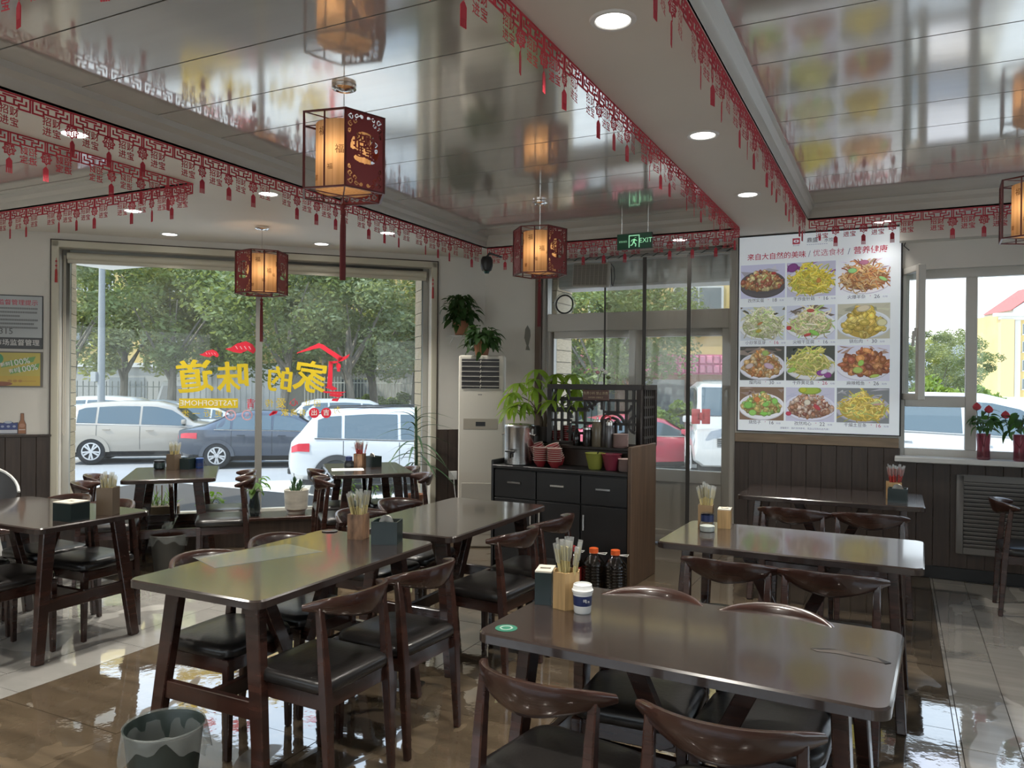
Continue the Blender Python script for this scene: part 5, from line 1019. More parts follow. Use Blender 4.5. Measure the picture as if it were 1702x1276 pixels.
def bushy(t, kind, n, z0, spread, h, droop=0, k=1.0, stems=True, wall=None):
    for i in range(n):
        a = i * 2.4 + rnd.uniform(-.3, .3); q = (i + .5) / n; r = spread * rnd.uniform(.25, 1) ; z = z0 + h * (1 - q) + rnd.uniform(-.01, .02) - droop * (r / spread) ** 2 * rnd.uniform(0, 1)
        if wall is not None and math.cos(a - wall) > .2: r *= .35
        put_leaf(t, kind, (r * .6 * math.cos(a), r * .6 * math.sin(a), z), a, rnd.uniform(-.5, .7) - droop * 2 * q, k * rnd.uniform(.7, 1.2), rnd.uniform(-.5, .5))
        if stems and i % 2 == 0: STB.tube([(0, 0, z0 - .03), (r * .3 * math.cos(a), r * .3 * math.sin(a), z0 + h * .4), (r * .6 * math.cos(a), r * .6 * math.sin(a), z)], .0025, 4)
STB = B()
# money tree on the raised shelf
p0 = sb(-.93, .40, 1.0305); t = thing('money_tree', 'bright green money tree in a dark pot behind the drinks urn', 'plant', p0)
B().lathe([(.07, 0), (.09, .01), (.105, .13), (.108, .14), (.10, .14), (.09, .11), (0, .11)], 20).obj('pot', mat('dark_pot', (.03, .025, .02), .5), t); b = B()
crowns = [(-.28, -.05, .42), (-.15, .10, .54), (-.05, -.10, .46), (.08, .02, .58), (.19, -.06, .50), (.02, .12, .52), (.28, .04, .46), (-.22, -.12, .32), (.12, -.12, .36), (-.36, .05, .28), (.34, -.08, .36), (-.08, .0, .62), (.22, .10, .58), (-.3, .1, .5), (-.12, -.14, .34)]
for x0 in (-.04, .04, .0): b.tube([(x0 * .6, 0, .10), (x0, .01, .20), (x0 * 1.6, 0, .27)], [.020, .017, .013], 8)
for (x, y, z) in crowns: b.tube([(.05 if x > 0 else -.05, 0, .24), (x * .45, y * .4, z * .75 + .03), (x, y, z)], [.006, .0045, .003], 5)
b.obj('stem', M_bark, t)
for (x, y, z) in crowns:
    for q in range(8): put_leaf(t, 'palm', (x, y, z), q * 2 * PI / 8 + x * 5, rnd.uniform(-.75, .15), rnd.uniform(1.0, 1.4), rnd.uniform(-.3, .3))
# on the air conditioner and on the wall bracket
def trailing(pos, lab, kind, n, z0, spread, h, droop, potprof, potm, name='potted_plant', k=1.0, wall=None):
    global STB; STB = B(); t = thing(name, lab, 'plant', pos); B().lathe(potprof, 20).obj('pot', potm, t); bushy(t, kind, n, z0, spread, h, droop, k, True, wall); STB.obj('stems', M_stem, t); return t
POT = [(.055, 0), (.06, .005), (.085, .13), (.088, .14), (.08, .14), (.07, .11), (0, .11)]
trailing(acp + Vector((.0, -.02, 1.7905)), 'trailing plant in a terracotta pot on top of the air conditioner', 'deep', 120, .14, .25, .14, .16, POT, M_pot)
pb = ch(2.06, 7.76, 2.02); trailing(pb, 'bushy dark plant in a brown pot on the white wall bracket', 'deep', 170, .15, .30, .26, .14, POT, M_pot, wall=2.356)
t = thing('wall_bracket', 'white wire wall bracket carrying a plant between window and air conditioner', 'bracket', ch(2.06, 7.95, 2.013), R45); B().box(-.11, .11, -.28, 0, -.006, 0).obj('shelf_plate', M_plastic, t, bevel=.002); B().tube([(0, -.01, -.13), (0, -.20, -.01)], .006, 6).tube([(-.08, -.0, -.10), (-.08, -.22, -.006)], .005, 6).obj('brace_wire', M_plastic, t)
# window-seat plants
ZL = .2655
def lp(s, c): q = ch(s, c); return Vector((q.x, q.y, ZL))
global_t = trailing(lp(.06, 7.72), 'pothos in a slim dark glass vase on the window seat below the window bar', 'pothos', 22, .24, .15, .12, .04, [(.035, 0), (.05, .01), (.055, .10), (.035, .20), (.04, .23)], glass('vase_glass', (.25, .28, .28), 2, .03, .2, (.1, .11, .1)), 'potted_plant')
t = thing('potted_plant', 'succulent in a round white ceramic pot on the window seat', 'plant', lp(.44, 7.74)); B().lathe([(.08, 0), (.085, .01), (.085, .03), (.105, .05), (.115, .22), (.117, .23), (.107, .23), (.10, .2), (0, .2)], 28).obj('pot', mat('veined_ceramic', (.56, .53, .46), .35, var=((5, 5, 12), .3)), t)
for x, y, z, n in ((-.045, 0, .24, 14), (.03, .02, .28, 18), (.05, -.04, .25, 14), (0, -.03, .31, 16)):
    B().tube([(x * .6, y * .6, .19), (x, y, z)], .008, 6).obj('stem', M_stem, t)
    for k in range(n): put_leaf(t, 'succ', (x, y, z - .05 + .05 * k / n), k * 2.4, .3 + .9 * k / n, 1.1 - .3 * k / n)
t = thing('planter_box', 'low brown planter box of spiky plants on the window seat under the left table', 'planter', lp(-.74, 7.80), R45); B().box(-.14, .14, -.07, .07, 0, .12).obj('box', mat('planter_brown', (.16, .12, .07), .6), t, bevel=.006); STB = B()
for i in range(34): put_leaf(t, 'grassy', (rnd.uniform(-.12, .12), rnd.uniform(-.05, .05), .115), rnd.uniform(0, 6.3), rnd.uniform(.5, 1.5), rnd.uniform(.8, 1.4))
for k in range(6):
    x = rnd.uniform(-.1, .1); STB.tube([(x, 0, .11), (x * 1.3, .02, .30)], .004, 4)
STB.obj('stems', M_bark, t)
trailing(lp(-.33, 7.80), 'small leafy plant in a brown box on the window seat, left of the bar', 'pothos', 26, .12, .14, .10, .05, [(.06, 0), (.07, .005), (.08, .10), (.075, .11), (0, .1)], mat('planter_brown'), k=.7)
trailing(lp(.93, 7.80), 'trailing vine in a beige pot on the window seat behind the aloe-side table', 'small', 60, .16, .22, .18, .2, [(.07, 0), (.075, .005), (.09, .14), (.085, .15), (0, .13)], M_ivory)
for s, l in ((1.16, 'left'), (1.35, 'right')): trailing(lp(s, 7.78), 'small white pot, %s of the two white pots under the aloe-side table' % l, 'small', 24, .12, .10, .12, .02, [(.05, 0), (.055, .005), (.06, .10), (.055, .11), (0, .1)], M_plastic)
t = thing('aloe_plant', 'tall spidery aloe by the right end of the big window', 'plant', lp(1.60, 7.76)); B().lathe(POT, 20).obj('pot', M_pot, t); B().tube([(0, 0, .1), (.01, 0, .5), (0, 0, .98)], [.018, .016, .012], 8).obj('stem', M_lf4, t)
for i in range(34): put_leaf(t, 'aloe', (0, 0, .42 + .56 * i / 34), i * 2.4, .15 + .75 * (i / 34) + rnd.uniform(-.25, .25), (1.15 - .35 * i / 34) * (.62 if math.cos(i * 2.4 - 2.356) > .1 else 1))
# anthuriums on the right sill
M_pinkg = glass('pink_vase_glass', (.72, .45, .50), 2, .03, .35, (.30, .10, .13)); M_fl = mat('red_spathe', (.45, .04, .06), .35)
for x, lab in ((.60, 'left anthurium in a pink glass vase on the white window sill'), (.84, 'right anthurium with a red flower in a pink glass vase on the sill')):
    STB = B(); t = thing('anthurium', lab, 'plant', (x, 7.06, .9725)); B().lathe([(.042, 0), (.046, .005), (.044, .10), (.05, .19), (.052, .20), (.047, .19), (.04, .02), (0, .015)], 20).obj('vase', M_pinkg, t); bushy(t, 'deep', 30, .24, .17, .13, .06, .95); STB.obj('stems', M_stem, t)
    for dx, dz in ((-.05, .38), (.03, .36)) if x < .7 else ((-.10, .32), (.05, .34)):
        b = B(); b.lathe([(0, 0), (.024, .01), (.032, .03), (.02, .05), (0, .065)], 10); f_ = b.obj('spathe', M_fl, t, loc=(dx, -.03, dz)); f_.scale = (1, .35, 1); B().tube([(0, 0, .1), (dx * .7, -.01, dz * .6), (dx, -.03, dz)], .003, 5).obj('flower_stalk', M_stem, t)
# orchid behind the lattice
t = thing('orchid', 'single white and pink orchid spray rising behind the lattice screen', 'flower', sb(-.55, .50, 1.0305)); B().lathe([(.04, 0), (.055, .12), (.05, .12), (0, .1)], 16).obj('pot', M_ivory, t); B().tube([(0, 0, .1), (.02, 0, .40), (.10, 0, .62), (.155, 0, .56)], .003, 5).obj('stem', M_stem, t)
for x, z, m_ in ((.06, .60, M_pk), (.10, .62, M_wv), (.13, .60, M_wv), (.155, .555, M_stem)): B().lathe([(0, -.018), (.018, -.008), (.02, .006), (0, .018)], 8, (x, 0, z)).obj('bloom', m_, t)
# grey child's high chair at the left edge
p = at(-42, 800, 5.3); p.z = 0; t = thing('high_chair', 'grey and white child seat at the left edge behind the left table', 'high chair', p, math.radians(150))
b = B(); b.sheet(lambda u, v: (.20 * math.cos(PI * (u - .5)) * (.5 + .6 * v) * (1 if True else 0) - .08, .24 * math.sin(PI * (u - .5)) * (.55 + .5 * v), .55 + .38 * v * (.55 + .45 * math.cos(PI * (u - .5)))), 16, 6); b.obj('shell', mat('grey_shell', (.07, .07, .075), .45), t)
B().tube([(.20 * math.cos(PI * (k / 16 - .5)) * 1.1 - .08, .24 * math.sin(PI * (k / 16 - .5)) * 1.05, .55 + .38 * (.55 + .45 * math.cos(PI * (k / 16 - .5)))) for k in range(17)], .010, 6).obj('white_rim', M_plastic, t)
for x, y in ((.12, .14), (.12, -.14), (-.14, .14), (-.14, -.14)): B().tube([(x * .7, y * .8, .56), (x * 1.5, y * 1.5, 0)], .012, 6).obj('leg', M_plastic, t)
B().prism(rrect(.20, .40, .06), .63, .65).obj('tray', M_plastic, t)
# ================================================================ outdoors: ground, street, cars
GZ = -.72
M_pave = mat('pavement', (.60, .59, .56), .8, var=((.7, .7, .7), .14), world=True); M_asph = mat('street_asphalt', (.30, .30, .30), .85, var=((.4, .4, .4), .12), world=True)
gnd = B().box(-70, 40, -10, 90, GZ - .4, GZ - .012).obj('ground', M_asph, kind='structure')
pvm = B().box(-.5, .5, -.5, .5, -.05, 0); _pm = bpy.data.meshes.new('paving_slab'); _pm.from_pydata([tuple(v) for v in pvm.v], [], pvm.f); _pm.materials.append(M_pave); _pm.update()
for i in range(8):
    for j in range(20):
        p = ch(-11 + 1.2 * j, 9.2 + 1.2 * i, GZ); o = inst('paving_slab', _pm, gnd, loc=p, rot=R45); o.scale = (1.19, 1.19, 1)
B().box(1.2, 30, 9.5, 30, GZ - .3, -.22).obj('pavement', M_pave, kind='structure')
M_tyre = mat('tyre_rubber', (.025, .025, .026), .8); M_rim = mat('alloy_rim', (.55, .56, .57), .25, metal=.8); M_cg = mat('car_window', (.06, .085, .095), .06, spec=.9, coat=.5); M_tail = mat('tail_light', (.50, .02, .04), .2, coat=.6); M_head = mat('head_light', (.6, .64, .68), .15, coat=.5); M_under = mat('car_black_trim', (.03, .03, .032), .6)
def paint(n, c): return mat('car_paint_' + n, c, .28, spec=.5, coat=.7)
WH_ = {}
def wheel_parts(r):
    if r in WH_: return WH_[r]
    b = B(); b.M = Matrix.Rotation(PI / 2, 4, 'X'); b.lathe([(r * .66, -.10), (r * .94, -.105), (r, -.08), (r, .08), (r * .94, .105), (r * .66, .10)], 28); tm = bpy.data.meshes.new('tyre'); tm.from_pydata([tuple(v) for v in b.v], [], b.f); tm.materials.append(M_tyre); tm.shade_smooth()
    b = B()
    for k in range(10):
        a = 2 * PI * k / 10 + (.12 if k % 2 else -.12); b.bar((.05 * math.cos(a), -.112, .05 * math.sin(a)), (r * .62 * math.cos(a), -.112, r * .62 * math.sin(a)), .035, .02, .05, .02, up=(0, 1, 0))
    b.M = Matrix.Rotation(PI / 2, 4, 'X'); b.lathe([(r * .58, .115), (r * .67, .115), (r * .67, .10), (r * .58, .10)], 28, cap=False); b.lathe([(.06, .10), (.055, .125), (0, .125)], 14)
    rm = bpy.data.meshes.new('rim'); rm.from_pydata([tuple(v) for v in b.v], [], b.f); rm.materials.append(M_rim); rm.update(); b = B(); b.M = Matrix.Rotation(PI / 2, 4, 'X'); b.lathe([(0, .095), (r * .66, .095)], 24, cap=False); dm = bpy.data.meshes.new('wheel_well'); dm.from_pydata([tuple(v) for v in b.v], [], b.f); dm.materials.append(M_under)
    WH_[r] = (tm, rm, dm); return WH_[r]
SUV = dict(L=4.5, st=[(-2.25, .48, .76, .80, .70, .60), (-2.20, .36, .98, 1.02, .84, .70), (-2.08, .30, 1.06, 1.14, .89, .73), (-1.80, .28, 1.07, 1.50, .905, .65), (-1.55, .26, 1.06, 1.60, .91, .63), (-.75, .24, 1.03, 1.655, .92, .62), (.15, .24, 1.0, 1.64, .92, .61), (.62, .24, .985, 1.52, .92, .60), (1.12, .25, .97, 1.09, .91, .68), (1.70, .27, .92, 1.01, .89, .70), (2.10, .32, .80, .88, .82, .66), (2.25, .44, .62, .68, .70, .55)], side=[(-1.72, -1.28), (-1.22, -.22), (-.16, .92)], ws=(.66, 1.08), rw=(-2.05, -1.83), wr=.345, wx=(-1.36, 1.38), tl=(-2.19, -1.86))
SED = dict(L=4.8, st=[(-2.40, .50, .80, .84, .66, .58), (-2.34, .36, .94, .98, .82, .70), (-2.15, .28, .98, 1.02, .88, .72), (-1.75, .24, .98, 1.09, .90, .68), (-1.20, .22, .97, 1.36, .91, .60), (-.60, .22, .95, 1.455, .92, .58), (.05, .22, .94, 1.45, .92, .58), (.50, .22, .93, 1.36, .92, .58), (1.10, .23, .92, 1.0, .91, .68), (1.75, .25, .86, .92, .89, .70), (2.25, .30, .72, .78, .82, .66), (2.40, .42, .58, .62, .70, .55)], side=[(-1.45, -1.12), (-1.06, -.12), (-.06, .90)], ws=(.55, 1.06), rw=(-1.70, -1.22), wr=.33, wx=(-1.42, 1.45), tl=(-2.36, -1.90))
VAN = dict(L=4.0, st=[(-2.0, .5, 1.0, 1.8, .76, .66), (-1.93, .36, 1.05, 1.88, .82, .70), (-1.0, .34, 1.06, 1.92, .83, .70), (.3, .34, 1.06, 1.92, .83, .70), (.9, .34, 1.06, 1.86, .83, .68), (1.55, .34, 1.04, 1.22, .82, .72), (1.85, .36, .98, 1.06, .81, .74), (2.0, .40, .62, .70, .78, .72)], side=[(-1.8, -.95), (-.9, .0), (.05, 1.15)], ws=(.96, 1.50), rw=(-1.99, -1.95), wr=.31, wx=(-1.25, 1.2), tl=(-1.99, -1.9))
def car(label, spec, m, pos, heading, sc=1.0, roof_rail=False, group=None, detail=True):
    t = thing('parked_car', label, 'car', pos, heading, group); t.scale = (sc, sc, sc); st = spec['st']
    def S_(x):
        for a, b_ in zip(st, st[1:]):
            if a[0] <= x <= b_[0]: q = (x - a[0]) / (b_[0] - a[0]); return [a[i] + (b_[i] - a[i]) * q for i in range(6)]
        return st[0] if x < st[0][0] else st[-1]
    def sec(x): # half section points bottom to top
        _, zb, zm, zt, w, wr_ = S_(x); h = zt - zm
        return [(w * .80, zb), (w * .97, zb + .10), (w * 1.0, zb + (zm - zb) * .45), (w * 1.0, zb + (zm - zb) * .72), (w * .965, zm), (wr_ + (w * .965 - wr_) * .10, zt - min(.10, h * .30)), (wr_ * .86, zt - .012), (0, zt)]
    xs = []
    for a, b_ in zip(st, st[1:]): n = max(1, int((b_[0] - a[0]) / .25)); xs += [a[0] + (b_[0] - a[0]) * k / n for k in range(n)]
    xs.append(st[-1][0]); rings = []
    for x in xs:
        h = sec(x); rings.append([(x, -y, z) for y, z in h] + [(x, y, z) for y, z in reversed(h[:-1])])
    B().loft(rings).obj('body', m, t, smooth=38)
    def surf(x, u, s, off=.008):   # u in section index units
        h = sec(x); i = min(int(u), len(h) - 2); f = u - i; y = h[i][0] + (h[i + 1][0] - h[i][0]) * f; z = h[i][1] + (h[i + 1][1] - h[i][1]) * f
        dy, dz = h[i + 1][0] - h[i][0], h[i + 1][1] - h[i][1]; l = math.hypot(dy, dz) or 1; return Vector((x, s * (y + off * dz / l), z - off * dy / l))
    for s in (-1, 1):
        for k, (xa, xb) in enumerate(spec['side']):
            B().sheet(lambda p, q: surf(xa + (xb - xa) * p, 4.06 + .88 * q, s), 6, 3).obj('side_window', M_cg, t)
        B().bar(surf(spec['side'][0][0] - .05, 4.0, s, .012), surf(spec['side'][2][1] + .05, 4.0, s, .012), .012, .018).obj('window_strip', M_chrome, t)
        tl = spec['tl']; B().sheet(lambda p, q: surf(tl[0] + (tl[1] - tl[0]) * p, 3.0 + .62 * q - .10 * p * (1 - q), s, .012), 5, 3).obj('tail_light', M_tail, t)
        xe = st[-1][0]; B().sheet(lambda p, q: surf(xe - .55 + .45 * p, 3.0 + .85 * q, s, .012), 4, 2).obj('head_light', M_head, t)
        if detail:
            for x in (spec['side'][1][0] + .12, spec['side'][2][0] + .12): B().bar(surf(x, 3.45, s, .022), surf(x + .19, 3.45, s, .022), .022, .026).obj('door_handle', m, t, bevel=.004)
            b = B()
            for x in (spec['side'][1][0] - .02, spec['side'][2][0] - .03, spec['side'][2][1] + .04): b.loft([[surf(x + d, u, s, .002) for d in (-.006, .006)] for u in (.6, 1.2, 2, 3, 3.9)], cap=False, closed=False)
            b.obj('door_gap', M_under, t)
            B().sheet(lambda p, q: surf(st[1][0] + .05 + (st[-2][0] - st[1][0] - .1) * p, .05 + .9 * q, s, .006), 14, 2).obj('sill_trim', M_under, t)
            if s < 0 or True:
                p = surf(spec['side'][2][1] - .02, 4.2, s, .10); B().cbox(p.x, p.y, p.z + .02, .12, .20, .13).obj('mirror', m, t, bevel=.04, seg=2)
        if roof_rail: B().tube([surf(-1.7, 5.9, s, .0), surf(-1.5, 6.0, s, .05), surf(.2, 6.0, s, .05), surf(.4, 5.9, s, .0)], .016, 6).obj('roof_rail', M_under, t)
        tm, rm, dm = wheel_parts(spec['wr'])
        for wx in spec['wx']:
            yw = s * (S_(wx)[4] - .10); w = inst('wheel', tm, t, loc=(wx, yw, spec['wr']), rot=(0, 0, 0 if s < 0 else PI)); inst('rim', rm, w); inst('wheel_well', dm, w)
            n = 16; b = B(); R2 = spec['wr'] * 1.17; b.loft([[(wx + r_ * math.cos(PI * k / n), s * (S_(wx)[4] + yy), spec['wr'] * .95 + r_ * math.sin(PI * k / n)) for k in range(n + 1)] for r_, yy in ((R2 * 1.10, .004), (R2 * 1.10, .018), (R2 * .86, .018), (R2 * .86, -.1))], cap=False, closed=False); b.obj('wheel_arch', M_under if roof_rail else m, t)
            B().loft([[(wx + r_ * math.cos(PI * k / n), s * (S_(wx)[4] + .006), spec['wr'] * .6 + r_ * math.sin(PI * k / n)) for k in range(n + 1)] for r_ in (.01, R2)], cap=False, closed=False).obj('arch_shadow_gap', M_under, t) if False else None
    def cen(x0_, x1_, name, mm):
        B().sheet(lambda p, q: Vector((0, 0, 0)) + surf(x0_ + (x1_ - x0_) * p, 6 - .25 + (.0) , 1, .0).lerp(surf(x0_ + (x1_ - x0_) * p, 5.75, -1, .0), q) + Vector((.012 if x0_ > 0 else -.012, 0, .030)), 5, 8).obj(name, mm, t)
    cen(*spec['ws'], 'windscreen', M_cg); cen(*spec['rw'], 'rear_window', M_cg)
    xb = st[0][0]; z0 = st[0][1]; B().cbox(xb - .012, 0, z0 + .16, .02, .44, .13).obj('number_plate', mat('plate_blue', (.06, .10, .32), .4), t)
    xe = st[-1][0]; B().cbox(xe + .012, 0, .58 if spec is VAN else .42, .02, .44, .13).obj('number_plate', mat('plate_blue'), t); b = B()
    for k in range(5): b.cbox(xe - (.06 if spec is VAN else .02), 0, (.74 if spec is VAN else .54) + k * .035, .12 if spec is VAN else .05, .80, .014)
    b.obj('grille', M_rim if spec is VAN else M_under, t); B().cbox(xb + .02, 0, z0 - .04, .10, 1.2, .12).obj('rear_bumper_trim', M_under, t, bevel=.02); B().box(st[1][0] + .2, st[-2][0] - .2, -.70, .70, .18, .40).obj('underbody', M_under, t)
    return t
def gpt(px, py, z=GZ): p = atz(px, py, z); return Vector((p.x, p.y, z))
A_ = math.radians
def fromwheel(px, py, spec, k, heading, sc=1.0, z=GZ, s=-1):
    """place a car so that its near-side wheel k touches the ground at this spot"""
    p = gpt(px, py, z); h = Vector((math.cos(heading), math.sin(heading), 0)); nrm = Vector((-h.y, h.x, 0)); w = spec['st'][4][4] * sc
    q = p - h * spec['wx'][k] * sc - nrm * (s * w); return Vector((q.x, q.y, z))
h1 = A_(40)
car('beige SUV parked outside, behind the tail of the dark sedan, left of the window', SUV, paint('beige', (.36, .32, .265)), fromwheel(151, 772, SUV, 0, h1), h1)
car('dark blue-grey sedan with a red tail light parked across the window bar', SED, paint('dark', (.045, .055, .075)), fromwheel(360, 779, SED, 0, A_(38)), A_(38))
p = at(492, 770, 15.2); car('white SUV with red tail lights parked nearest, right half of the window', SUV, paint('white', (.52, .53, .54)), Vector((p.x, p.y, GZ)) + Vector((math.cos(A_(38)), math.sin(A_(38)), 0)) * 2.2 + Vector((-.6, .75, 0)) * .9, A_(38), 1.04, roof_rail=True)
BGC = [('white hatchback at the far left behind the beige SUV', SUV, 'white', 150, 27.0, 210, 1), ('pale blue sedan parked in the second row, behind the beige SUV', SED, 'pale', 245, 30.0, 215, 1), ('white sedan in the second row in front of the box truck', SED, 'white', 300, 26.0, 218, 1),
       ('grey SUV in the second row left of the white SUV', SUV, 'grey', 535, 26.0, 222, 1), ('white car beyond the white SUV, right edge of the window', SED, 'white', 690, 24.0, 222, 1), ('silver car at the left end of the second row, cut by the pier', SED, 'pale', 95, 24.0, 212, 1)]
PC = {'white': (.52, .53, .54), 'pale': (.60, .66, .72), 'grey': (.42, .43, .44)}
for l, sp, pn, px, d, hd, k in BGC:
    p = at(px, 680, d); car(l, sp, paint(pn, PC[pn]), Vector((p.x, p.y, GZ)), A_(hd), 1.0, detail=False)
# box truck
p = at(392, 690, 34.0); t = thing('box_truck', 'white ribbed box truck parked in the street behind the cars', 'truck', (p.x, p.y, GZ), A_(205)); M_tr = paint('truck', (.60, .61, .60))
B().box(-2.6, 1.6, -1.05, 1.05, .75, 2.85).obj('container', M_tr, t, bevel=.02); b = B()
for k in range(17): b.box(-2.55 + k * .245, -2.43 + k * .245, 1.05, 1.085, .85, 2.75); b.box(-2.55 + k * .245, -2.43 + k * .245, -1.085, -1.05, .85, 2.75)
b.obj('container_ribs', M_tr, t)
B().prismY([(1.7, .5), (3.1, .5), (3.1, 1.2), (2.8, 2.15), (1.7, 2.2)], -.95, .95).obj('cab', M_tr, t, bevel=.05, seg=2)
for s in (-1, 1): B().prismY([(1.95, 1.3), (2.95, 1.3), (2.75, 1.95), (1.95, 1.95)], s * .955 - .004, s * .955 + .004).obj('cab_window', M_cg, t)
B().box(-2.6, 3.0, -.7, .7, .45, .75).obj('chassis', M_under, t); tm, rm, dm = wheel_parts(.40)
for x in (-1.7, 2.35):
    for s in (-1, 1): w = inst('wheel', tm, t, loc=(x, s * .9, .40), rot=0 if s < 0 else PI); inst('rim', rm, w)
# through the door: van, red car, bush, shop front
p = at(1212, 760, 17.5); car('white minivan facing the glass door, red charm behind its windscreen', VAN, paint('white', (.52, .53, .54)), Vector((p.x, p.y, GZ + .2)), A_(-74), 1.10)
p = at(1165, 692, 15.4); t = thing('red_knot', 'red knot-shaped charm behind the minivan windscreen', 'charm', p, A_(28)); b = B()
for dx, dz in ((-.1, .07), (.1, .07), (-.1, -.07), (.1, -.07), (0, 0)): b.cbox(dx, 0, dz, .17, .03, .16)
b.obj('knot', mat('knot_red', (.32, .03, .03), .5), t, bevel=.03, seg=2)
p = at(1060, 735, 20.0); car('red car parked beside the minivan, seen through the lattice', SED, paint('red', (.50, .06, .10)), Vector((p.x, p.y, GZ)), A_(38))
# white car close to the right window
p = at(1620, 740, 11.6); car('white SUV parked close outside the right-hand window', SUV, paint('white', (.52, .53, .54)), Vector((p.x, p.y, -.22)) + Vector((0, .9, 0)), A_(4), 1.0)

# ================================================================ lamp post, fence
p = at(168, 690, 24.0); t = thing('lamp_post', 'thick grey street lamp post rising out of view left of the window', 'lamp post', (p.x, p.y, GZ)); M_post = mat('post_grey', (.22, .235, .24), .5)
B().tube([(0, 0, 0), (0, 0, 7.5)], [.115, .08], 14).obj('pole', M_post, t); B().cbox(-.15, -.1, 2.3, .25, .15, .30).obj('meter_box', M_post, t, bevel=.01); B().lathe([(.12, 1.35), (.12, 1.5)], 14, cap=False).obj('dark_band', M_under, t); B().tube([(0, 0, 6.0), (-.6, .1, 6.7), (-1.2, .2, 7.0)], .05, 8).obj('arm', M_post, t)
def rail_fence(a, b_, h, lab, m, step=.16):
    a, b_ = Vector(a), Vector(b_); L = (b_ - a).length; ang = math.atan2(b_.y - a.y, b_.x - a.x); t = thing('iron_fence', lab, 'fence', a, ang)
    bm_ = B().box(-.018, .018, -.018, .018, 0, h); bm_.lathe([(.018, h), (.035, h + .05), (0, h + .15)], 6); me = bpy.data.meshes.new('picket'); me.from_pydata([tuple(v) for v in bm_.v], [], bm_.f); me.materials.append(m); me.update()
    for k in range(int(L / step)): inst('picket', me, t, loc=(k * step, 0, 0))
    for z in (.25, h - .2): B().box(0, L, -.025, .025, z, z + .05).obj('rail', m, t)
p1, p2 = at(430, 672, 38), at(745, 672, 38); rail_fence((p1.x, p1.y, GZ), (p2.x, p2.y, GZ), 2.3, 'white iron picket fence in front of the yellow building', mat('fence_white', (.62, .64, .63), .5))
p1, p2 = at(60, 672, 40), at(300, 672, 40); rail_fence((p1.x, p1.y, GZ), (p2.x, p2.y, GZ), 2.0, 'dark iron fence under the trees behind the parked cars', mat('fence_dark', (.10, .11, .10), .5), .3)

# ================================================================ buildings
def building(lab, c, rz, w, h, dpt, wall, rows, m=None, roof=None, extra=None, wm=None):
    t = thing('apartment_building', lab, 'building', (c[0], c[1], GZ), rz); B().box(-w / 2, w / 2, 0, dpt, 0, h).obj('wall', wall, t); wm = wm or mat('bright_frame', (.52, .52, .50), .5)
    for z0, z1, xs_, ww in rows:
        for x in xs_:
            f = B().box(x - ww / 2 - .08, x + ww / 2 + .08, -.06, .05, z0 - .08, z1 + .08).obj('window', wm, t)
            for k in range(2): B().box(x - ww / 2 + k * ww / 2 + .03, x - ww / 2 + (k + 1) * ww / 2 - .03, -.075, -.06, z0, z1).obj('pane', M_cg, f)
            B().box(x - ww / 2 - .2, x + ww / 2 + .2, -.22, .0, z0 - .2, z0 - .08).obj('sill', wm, t)
    if roof: roof(t)
    return t
M_yb = mat('yellow_render', (.52, .39, .16), .8, var=((.3, .3, .3), .10)); M_gb = mat('grey_base', (.30, .30, .28), .8); M_ob = mat('orange_render', (.52, .38, .20), .8)
c = at(560, 650, 46.0); t = building('yellow apartment block behind the trees beyond the big window', c, A_(30), 36, 16, 9, M_yb, [(4.3, 5.8, [-14 + 4.0 * k for k in range(8)], 2.2), (7.4, 8.9, [-14 + 4.0 * k for k in range(8)], 2.2), (10.5, 12, [-14 + 4.0 * k for k in range(8)], 2.2)])
B().box(-17.5, 17.5, -.10, 0, 0, 2.9).obj('plinth', M_gb, t); B().box(-18, 18, -.25, 0, 2.9, 3.15).obj('string_course', mat('bright_frame'), t); B().box(-18, 18, -.25, 0, 6.2, 6.45).obj('string_course', mat('bright_frame'), t)
for k in range(6): B().box(-13 + 4.4 * k, -11 + 4.4 * k, -.14, -.1, .5, 2.3).obj('ground_window', M_cg, t)
c = at(1090, 650, 34.0); t = building('yellow apartment building across the street beyond the glass door', c, A_(24), 16, 15, 8, M_yb, [(4.6, 6.4, [-5.6, -1.9, 1.8, 5.5], 2.0), (8.2, 10.0, [-5.6, -1.9, 1.8, 5.5], 2.0)])
B().box(-7.9, 7.9, -.12, 0, 0, 3.0).obj('shop_front', mat('brown_shopfront', (.22, .13, .09), .6), t)
for k in range(5): B().box(-7 + 3.0 * k, -4.8 + 3.0 * k, -.2, -.12, .2, 2.4).obj('shop_window', M_cg, t)
c = at(1085, 605, 33.0); t = thing('shop_fascia', 'pink shop fascia of small glossy squares across the street', 'fascia', c, A_(24)); B().box(-3.4, 3.4, -.1, .3, -.42, .42).obj('backing', mat('fascia_pink', (.52, .10, .20), .5), t)
fm = B().box(-.125, .125, -.06, 0, -.17, .17); me = bpy.data.meshes.new('fascia_panel'); bm = bmesh.new(); _me = bpy.data.meshes.new('t'); _me.from_pydata([tuple(v) for v in fm.v], [], fm.f); bm.from_mesh(_me); bmesh.ops.bevel(bm, geom=bm.edges[:], offset=.03, segments=1, affect='EDGES'); bm.to_mesh(me); bm.free(); me.materials.append(mat('fascia_light', (.66, .22, .32), .35, rand=.15))
for i in range(23):
    for j in range(2): inst('fascia_panel', me, t, loc=(-3.22 + .293 * i, -.1, -.2 + .4 * j))
c = at(1742, 640, 150.0)
